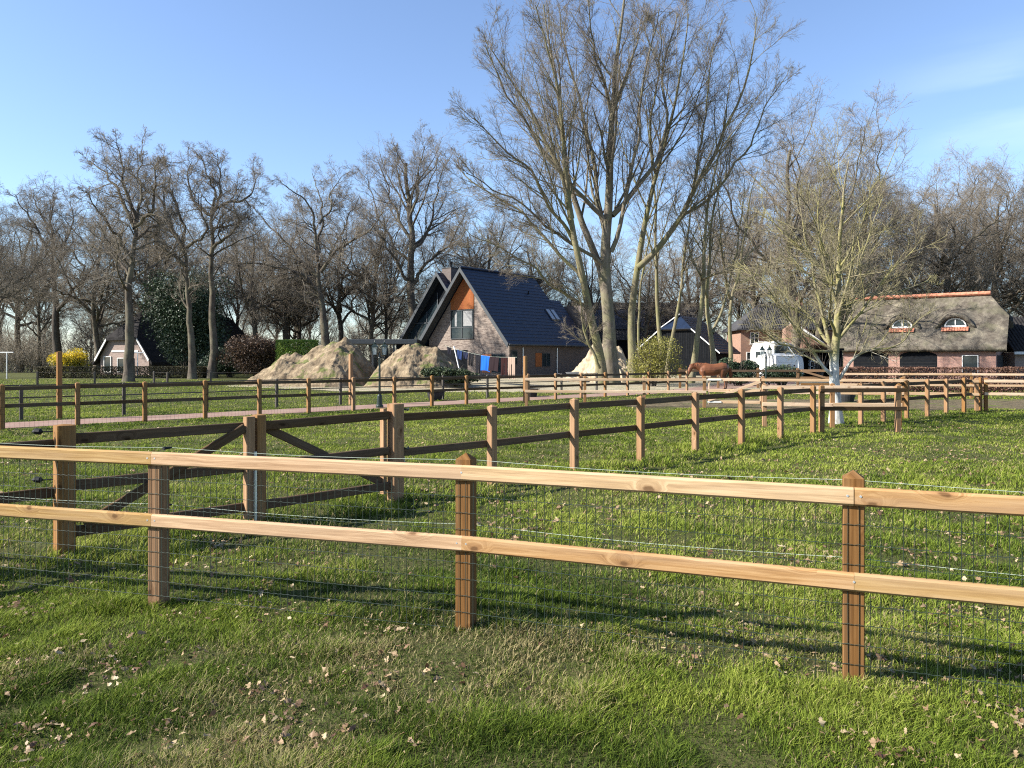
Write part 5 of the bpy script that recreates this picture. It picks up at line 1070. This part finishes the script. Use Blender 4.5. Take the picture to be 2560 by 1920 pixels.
oak('bare oak forked low behind the yellow flowering bush', 82, c4((262, 1130), (258, 1000), (255, 850), (240, 700), (245, 580)), .5,
    [(c4((268, 880), (340, 790), (420, 690), (470, 600)), .24, -3), (c4((242, 725), (160, 700), (80, 680), (0, 650)), .2, 3), (c4((242, 600), (200, 560), (140, 450), (60, 340)), .19, -2), (c4((250, 600), (305, 560), (340, 460), (330, 380)), .16, 3), (c4((246, 580), (230, 450), (250, 330)), .17, 0), (c4((245, 560), (180, 430), (150, 320)), .14, 4)], 56, 141, bm='bark_dark')
# procedural prototypes
def proto(seed, h, r, kind, lv, bm, tm, label, group, name='bare_tree', loc=(0, 0)):
    rr = np.random.default_rng(seed); x, y = loc; ls = []
    if kind == 'oak':
        hh = h * .45; ls.append(([(x, y, 0), (x + rr.normal(0, .2), y, hh * .5), (x + rr.normal(0, .4), y + rr.normal(0, .3), hh), (x + rr.normal(0, .8), y + rr.normal(0, .8), h * .8)], r, r * .25, .15, .5))
        for k in range(8):
            a = k * 2.4 + rr.uniform(-.3, .3); z0 = h * rr.uniform(.24, .5); sp = h * rr.uniform(.22, .4); z1 = h * rr.uniform(.62, .98) if k > 2 else h * rr.uniform(.4, .62)
            ls.append(([(x, y, z0), (x + sp * .5 * math.cos(a), y + sp * .5 * math.sin(a), z0 + (z1 - z0) * .35), (x + sp * .85 * math.cos(a + .2), y + sp * .85 * math.sin(a + .2), z0 + (z1 - z0) * .7), (x + sp * math.cos(a), y + sp * math.sin(a), z1)], r * .42, .03, .3, .12))
    else:
        ls.append(([(x, y, 0), (x + rr.normal(0, .15), y, h * .3), (x + rr.normal(0, .3), y, h * .6), (x + rr.normal(0, .5), y, h * .95)], r, .03, .1, .3))
        for k in range(7):
            a = k * 2.4 + rr.uniform(-.3, .3); z0 = h * rr.uniform(.2, .5); sp = h * rr.uniform(.12, .25); z1 = z0 + h * rr.uniform(.3, .48)
            ls.append(([(x, y, z0), (x + sp * .5 * math.cos(a), y + sp * .5 * math.sin(a), z0 + (z1 - z0) * .4), (x + sp * math.cos(a), y + sp * math.sin(a), z1)], r * .4, .025, .15, .12))
    return tree(name, label, 'tree', (x, y, 0), ls, lv, bm, tm, seed, group)
RO = [L1_(14, 46, .38, 6, .18, .04, .5, .03, 4, lvar=.5), L1_(9, 44, .48, 5, .17, .02, .5, .015, 3, t0=.15), L1_(8, 42, .58, 4, .13, .02, .55, .009, 3, t0=.15)]
RD = [L1_(15, 44, .4, 7, .17, .04, .5, .03, 4, lvar=.5), L1_(9, 42, .5, 5, .16, .03, .5, .015, 3, t0=.12), L1_(7, 42, .56, 4, .13, .02, .55, .0095, 3, t0=.12), L1_(4, 40, .62, 3, .09, .02, .65, .007, 3, t0=.2)]
UP = [L1_(14, 30, .34, 6, .12, .05, .45, .028, 4, lvar=.5), L1_(9, 36, .5, 5, .12, .03, .5, .014, 3, t0=.15), L1_(8, 38, .58, 3, .1, .02, .6, .009, 3, t0=.15)]
GF = 'bare trees of the far wood'; LF = 'bare tree of the far wood behind the houses and gardens'
# right hand oaks behind the thatched house: individuals with dense crowns
o1 = proto(61, 26, .5, 'oak', RD, 'bark_oak', 'twig_oak', 'tall bare oak with a straight grey trunk rising above the white camper', None, 'oak_tree', (W(1985, 72), 72))
o2 = proto(62, 23, .45, 'oak', RD, 'bark_oak', 'twig_oak', 'bare oak rising directly behind the left end of the thatched house', None, 'oak_tree', (W(2165, 80), 80))
o3 = proto(63, 23.5, .5, 'oak', RD, 'bark_oak', 'twig_oak', 'broad dense bare oak behind the middle of the thatched house roof', None, 'oak_tree', (W(2345, 84), 84))
def again(src, px, D, s, rz, label, group=None):
    c = copy_tree(src); c.location = (W(px, D), D, 0); c.rotation_euler = (0, 0, rz); c.scale = (s, s, s); c['label'] = label
    if group: c['group'] = group
    return c
again(o3, 2505, 88, 1.0, 2.1, 'broad bare oak behind the right end of the thatched house')
again(o1, 2640, 86, .95, 1.2, 'bare oak whose crown fills the right photo edge above the neighbour roof')
again(o2, 2045, 84, 1.12, 3.0, 'bare oak behind the open shed and the whitewashed tree')
again(o3, 1895, 92, 1.05, 4.0, 'bare oak behind the orange brick house')
again(o1, 2430, 98, 1.05, .6, 'distant bare oak between the two broad oaks over the thatched house')
again(o2, 2255, 95, 1.15, 5.1, 'distant bare oak seen over the left half of the thatched roof')
again(o2, -45, 66, .72, 1.0, 'bare oak whose crown enters at the left photo edge')
again(o1, 45, 95, .85, 2.6, 'dark bare oak far left behind the clothes post')
again(o3, 372, 95, .92, .9, 'bare oak standing behind the chimney of the thatched farmhouse')
again(o1, 240, 80, .74, 1.9, 'bare oak between the forked oak and the leaning oak at left', 'infill oaks')
again(o3, 400, 84, .84, 3.3, 'bare oak whose crown shows between the leaning oak and the middle trunk', 'infill oaks')
again(o2, 640, 86, .84, .4, 'bare oak over the dark bush right of the three oaks', 'infill oaks')
again(o3, 715, 94, .88, 5.2, 'bare oak behind the spreading dark oak', 'infill oaks')
again(o1, 930, 92, .82, 2.7, 'bare oak between the spreading oak and the large rounded oak', 'infill oaks')
again(o2, 1180, 96, .92, 4.4, 'bare oak rising over the ridge of the modern house', 'infill oaks')
again(o3, 1330, 100, .84, 1.1, 'bare oak behind the lower limbs of the mossy leaning stem', 'infill oaks')
# the far wood
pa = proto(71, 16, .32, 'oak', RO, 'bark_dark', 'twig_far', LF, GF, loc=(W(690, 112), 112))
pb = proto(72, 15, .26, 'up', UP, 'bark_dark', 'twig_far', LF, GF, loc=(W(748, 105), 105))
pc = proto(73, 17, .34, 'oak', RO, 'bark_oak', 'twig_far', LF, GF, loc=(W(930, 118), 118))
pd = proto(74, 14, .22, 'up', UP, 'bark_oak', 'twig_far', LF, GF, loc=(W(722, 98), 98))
rr = random.Random(5)
for k in range(58):
    px = -160 + 2900 * ((k * .618) % 1) + rr.uniform(-20, 20); D = rr.uniform(98, 175); s = rr.uniform(.7, 1.05)
    if 1150 < px < 1420: s *= .85
    if px < 560: s *= .85
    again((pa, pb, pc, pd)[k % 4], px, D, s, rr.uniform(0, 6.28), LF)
belt = [pa, pb, pc, pd, o1, o2, o3]; names = ['behind the left lawn', 'behind the thatched farmhouse', 'behind the evergreen and the dark bush', 'behind the soil mounds', 'behind the modern house', 'behind the solar barn', 'behind the brick house', 'behind the thatched house']
for k in range(22):
    px = -80 + 2720 * (k + .5) / 22 + rr.uniform(-25, 25); D = rr.uniform(88, 112); q = belt[(k * 3) % 7]; big = q in (o1, o2, o3); s = rr.uniform(.62, .74) if big else rr.uniform(1.05, 1.3)
    zone = min(7, int(max(0, sum(px > v for v in (180, 400, 700, 1000, 1400, 1800, 2080)))))
    again(q, px, D, s, rr.uniform(0, 6.28), 'bare tree in the belt ' + names[zone], 'bare trees in the belt ' + names[zone])
# thickets under the far wood
def thicket(seed, w_, h, n, loc):
    r = np.random.default_rng(seed); t = thing('thicket', 'brown leafless undergrowth at the foot of the far wood', 'thicket', (*loc, 0), 'undergrowth below the far wood')
    b = np.stack([loc[0] + r.uniform(-w_, w_, n), loc[1] + r.uniform(-1.5, 1.5, n), np.zeros(n)], 1); d = np.stack([r.normal(0, .3, n), r.normal(0, .3, n), np.ones(n)], 1); d /= np.linalg.norm(d, axis=1)[:, None]
    k = np.linspace(0, 1, 5)[None, :, None]; hh = h * r.uniform(.5, 1.05, n); P_ = b[:, None] + d[:, None] * k * hh[:, None, None] + r.normal(0, .08, (n, 5, 3)) * k * h * .4; Rd = np.maximum(.035 * (1 - k[..., 0] * .8), .012) * np.ones((n, 1))
    a, ar = spawn(r, P_, Rd, 8, .1, 42, .5, 4, .2, .03, .6, .014); c, cr_ = spawn(r, a, ar, 5, .1, 42, .55, 3, .2, .02, .6, .011)
    V, f = join([tubes(P_, Rd, 4), tubes(a, ar, 3), tubes(c, cr_, 3)]); np_mesh('stems', V, f, M['twig_far'], t); return t
tk = [thicket(81, 4.5, 4.5, 80, (W(60, 92), 92)), thicket(82, 4.5, 3.6, 80, (W(700, 96), 96))]
for k in range(34):
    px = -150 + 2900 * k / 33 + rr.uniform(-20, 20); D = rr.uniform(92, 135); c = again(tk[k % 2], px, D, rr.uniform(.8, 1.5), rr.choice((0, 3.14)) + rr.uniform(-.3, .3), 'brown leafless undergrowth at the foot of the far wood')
# the whitewashed tree, c5 = crop (1900,200)*2.212, c6 = crop (1700,600)*3.456
c5 = lambda *p: [(1900 + x / 2.212, 200 + y / 2.212) for x, y in p]
c6 = lambda *p: [(1700 + x / 3.456, 600 + y / 3.456) for x, y in p]
DT = 19.6
Wt = [lim([(2091, 1062), (2090, 1000), (2086, 940), (2084, 900)] + c5((415, 1480), (425, 1400), (435, 1200), (430, 1050), (440, 900), (455, 700), (480, 520), (490, 450)), DT, .155, .012, 0, .04, .28),
      lim(c5((405, 1560), (385, 1470), (370, 1400), (330, 1250), (300, 1100), (270, 950), (230, 780), (215, 650)), DT, .06, .01, .8, .1),
      lim([(2086, 945), (2056, 915), (2035, 885), (2018, 860), (1995, 828), (1965, 790), (1935, 745), (1900, 700)], DT, .05, .008, -1.2, .08),
      lim([(2098, 948), (2119, 915), (2143, 883), (2165, 877), (2232, 872), (2262, 855), (2292, 800), (2330, 780)], DT, .045, .008, -.9, .08),
      lim(c6((1330, 930), (1290, 880), (1230, 830), (1180, 720), (1060, 600), (900, 460), (760, 370), (650, 280)), DT, .055, .008, 1.2, .1),
      lim(c5((420, 1450), (520, 1330), (600, 1220), (700, 1080), (830, 960), (900, 880)), DT, .05, .008, -1, .1),
      lim(c5((425, 1380), (480, 1200), (560, 1000), (620, 800), (680, 650)), DT, .05, .008, .9, .1), lim(c5((430, 1250), (370, 1080), (330, 900), (320, 720), (350, 560)), DT, .04, .008, -.8, .1),
      lim(c6((1310, 960), (1180, 960), (1040, 950), (860, 900), (700, 780), (600, 700)), DT, .04, .008, -.8, .1), lim(c5((410, 1500), (250, 1400), (100, 1250), (-20, 1120), (-90, 1020)), DT, .04, .008, .8, .12),
      lim(c5((428, 1300), (550, 1200), (700, 1180), (850, 1150), (950, 1080)), DT, .04, .008, 1.1, .12), lim(c5((432, 1150), (330, 1020), (200, 900), (100, 830), (20, 700)), DT, .04, .008, .6, .12),
      lim(c5((436, 1050), (520, 900), (590, 730), (610, 600)), DT, .035, .008, -1.1, .12), lim(c5((420, 1420), (380, 1300), (400, 1150), (380, 1000)), DT, .045, .008, -2.2, .12), lim(c5((425, 1420), (450, 1300), (500, 1150), (480, 950)), DT, .045, .008, 2.2, .12)]
tree('whitewashed_tree', 'small bare tree with whitewashed trunk and yellow lichen on its branches', 'tree', (W(2091, DT), DT, 0), Wt,
     [L1_(16, 40, .4, 7, .13, .06, .5, .008, 5, lvar=.5), L1_(8, 40, .45, 5, .12, .04, .55, .0048, 4, t0=.12), L1_(5, 40, .52, 4, .12, .03, .65, .0036, 3, t0=.15)], 'whitewash', 'twig_lichen', 91)
# ---------------------------------------------------------------- grass and fallen leaves
def free(x, y):
    """where grass may grow: not on the drive, yard, mud"""
    rx, ry = x + 11.86, y - 17.9; t = rx * DU.x + ry * DU.y; s = rx * DN.x + ry * DN.y
    drive = (s > .15) & (s < 2.1) & (t < 32); yard = (y > 38.5 + .25 * np.clip(x - 0, 0, 40)) & (x > -10 - (y - 39) * .6)
    mud = (x > 4) & (y > 25 + .6 * np.sin(x * 1.3)) & (y < 31)
    return ~(drive | yard | mud)
def grass():
    r = np.random.default_rng(99); n = 800000; D = np.exp(r.uniform(math.log(2.6), math.log(62), n)) ; u_ = r.random(n); D = np.where(u_ < .18, r.uniform(2.6, 6, n), np.where(u_ < .4, r.uniform(6, 26, n), D))
    x = r.uniform(-1, 1, n) * (.72 * D + .7); k = free(x, D); x, y = x[k], D[k]; n = len(x)
    patch = vnoise(x * .55, y * .55, 3, 4); clump = vnoise(x * 3.2, y * 3.2, 8, 3); dryp = vnoise(x * .9 + 4, y * .9, 17, 4)
    keep = r.random(n) < np.clip(.3 + 2.2 * (clump - .25), .3, 1); x, y, patch, clump, dryp = x[keep], y[keep], patch[keep], clump[keep], dryp[keep]; n = len(x)
    sc1 = np.clip((y / 4.5) ** .62, .8, 6)
    h = (.012 + .12 * clump ** 2.8 + .028 * r.random(n) ** 2) * (.8 + .12 * sc1) * np.where(y > 12, .8, 1)
    # longer tufts along the diagonal fence and posts
    fd = np.abs((x + .26) * .715 - (y - 10) * .7); near = (fd < .55) & (y > 6) & (y < 17.5); h = np.where(near, h * (1.25 + .9 * vnoise(x * 2, y * 2, 5)), h)
    for cx, cy, rad, mu in ((-.62, 3.55, .13, 2.1), (-.15, 3.42, .14, 1.6), (4.6, 15.6, .8, 2.4), (3.3, 13.9, .7, 1.8), (-2.6, 5.9, .5, 1.6)):
        g = np.exp(-((x - cx) ** 2 + (y - cy) ** 2) / rad ** 2); h = h * (1 + (mu - 1) * g)
    wd = .0021 * np.clip((y / 4.0) ** .85, .75, 9) * r.uniform(.6, 1.4, n)
    az = r.uniform(0, 2 * np.pi, n) + 2.2 * vnoise(x * 2.3, y * 2.3, 44, 2); ln = r.uniform(.2, 1.5, n) ** 1.2 * h; dx, dy = np.cos(az) * ln, np.sin(az) * ln
    pa_ = az + np.pi / 2 + r.normal(0, .4, n); wx, wy = np.cos(pa_) * wd, np.sin(pa_) * wd; z = gh(x, y) - .004
    V = np.zeros((n, 5, 3)); V[:, 0] = np.stack([x - wx, y - wy, z], 1); V[:, 1] = np.stack([x + wx, y + wy, z], 1)
    V[:, 2] = np.stack([x + dx * .4 + wx * .8, y + dy * .4 + wy * .8, z + h * .62], 1); V[:, 3] = np.stack([x + dx * .4 - wx * .8, y + dy * .4 - wy * .8, z + h * .62], 1); V[:, 4] = np.stack([x + dx, y + dy, z + h * .95], 1)
    b = np.arange(n) * 5; q = np.stack([b, b + 1, b + 2, b + 3], 1); t3 = np.stack([b + 3, b + 2, b + 4], 1)
    mid = vnoise(x * 1.6 + 9, y * 1.6, 55, 3); g = np.clip(.32 + 1.1 * (patch - .5) + .9 * (mid - .5) + .5 * (clump - .5) + r.normal(0, .17, n) + .1 * (y > 9), 0, 1)
    dry = np.clip((r.random(n) < (.05 + .65 * np.clip((dryp - .5) * 5, 0, 1) * np.where(y < 4.6, 1, .35))).astype(float) * r.uniform(.5, 1, n), 0, 1)
    at = np.repeat(np.stack([g, dry, np.zeros(n)], 1)[:, None], 5, 1).reshape(-1, 3)
    tag(np_mesh('grass', V.reshape(-1, 3), q, M['grass'], tris=t3, attr=at), 'short spring grass covering the paddocks', 'grass', kind='stuff')
grass()
def litter():
    r = np.random.default_rng(123); n = 36000; y = np.exp(r.uniform(math.log(2.7), math.log(20), n)); x = r.uniform(-1, 1, n) * (.72 * y + .5)
    c = vnoise(x * 1.1, y * 1.1, 31, 4); c2_ = vnoise(x * 6, y * 6, 77, 3); k = (r.random(n) < np.clip((c - .4) * 4.2, .03, 1) * np.clip((c2_ - .4) * 5, .04, 1)) & free(x, y); x, y = x[k], y[k]; n = len(x); s = (.006 + .022 * r.random(n) ** 1.9) * np.clip(y / 5, .9, 1.4)
    # a crumpled lobed leaf: a fan of 5 quads around the midrib
    a = r.normal(0, .45, (n, 3)); a[:, :2] += r.normal(0, 1, (n, 2)); a /= np.linalg.norm(a, axis=1)[:, None]; up = np.array([0, 0, 1.]) + r.normal(0, .5, (n, 3)); b = np.cross(a, up); b /= np.linalg.norm(b, axis=1)[:, None]; c = np.cross(b, a)
    o = np.stack([x, y, gh(x, y) + r.uniform(.004, .04, n)], 1); S = s[:, None]
    prof = [(-1.1, 0, 0), (-.55, .42, .3), (-.3, .3, .15), (.1, .62, .42), (.4, .36, .2), (.75, .4, .3), (1.05, 0, .15)]
    V = np.zeros((n, 12, 3)); V[:, 0] = o + a * S * -1.1; V[:, 6] = o + a * S * 1.05 + c * S * r.uniform(0, .5, n)[:, None]
    for k_, (pa1, pb1, pc1) in enumerate(prof[1:6]):
        j = r.uniform(.7, 1.25, (n, 1)); V[:, 1 + k_] = o + a * S * pa1 + b * S * pb1 * j + c * S * pc1 * j * r.uniform(0, 1.6, (n, 1)); V[:, 11 - k_] = o + a * S * pa1 - b * S * pb1 * j + c * S * pc1 * j * r.uniform(0, 1.6, (n, 1))
    bb = np.arange(n) * 12; f = np.concatenate([np.stack([bb + 1 + i, bb + 2 + i, bb + 10 - i, bb + 11 - i], 1) for i in range(4)]); t3 = np.concatenate([np.stack([bb, bb + 1, bb + 11], 1), np.stack([bb + 5, bb + 6, bb + 7], 1)])
    tag(np_mesh('leaf_litter', V.reshape(-1, 3), f, M['litter'], tris=t3), 'dry tan fallen oak leaves scattered in the grass', 'fallen leaves', kind='stuff')
litter()
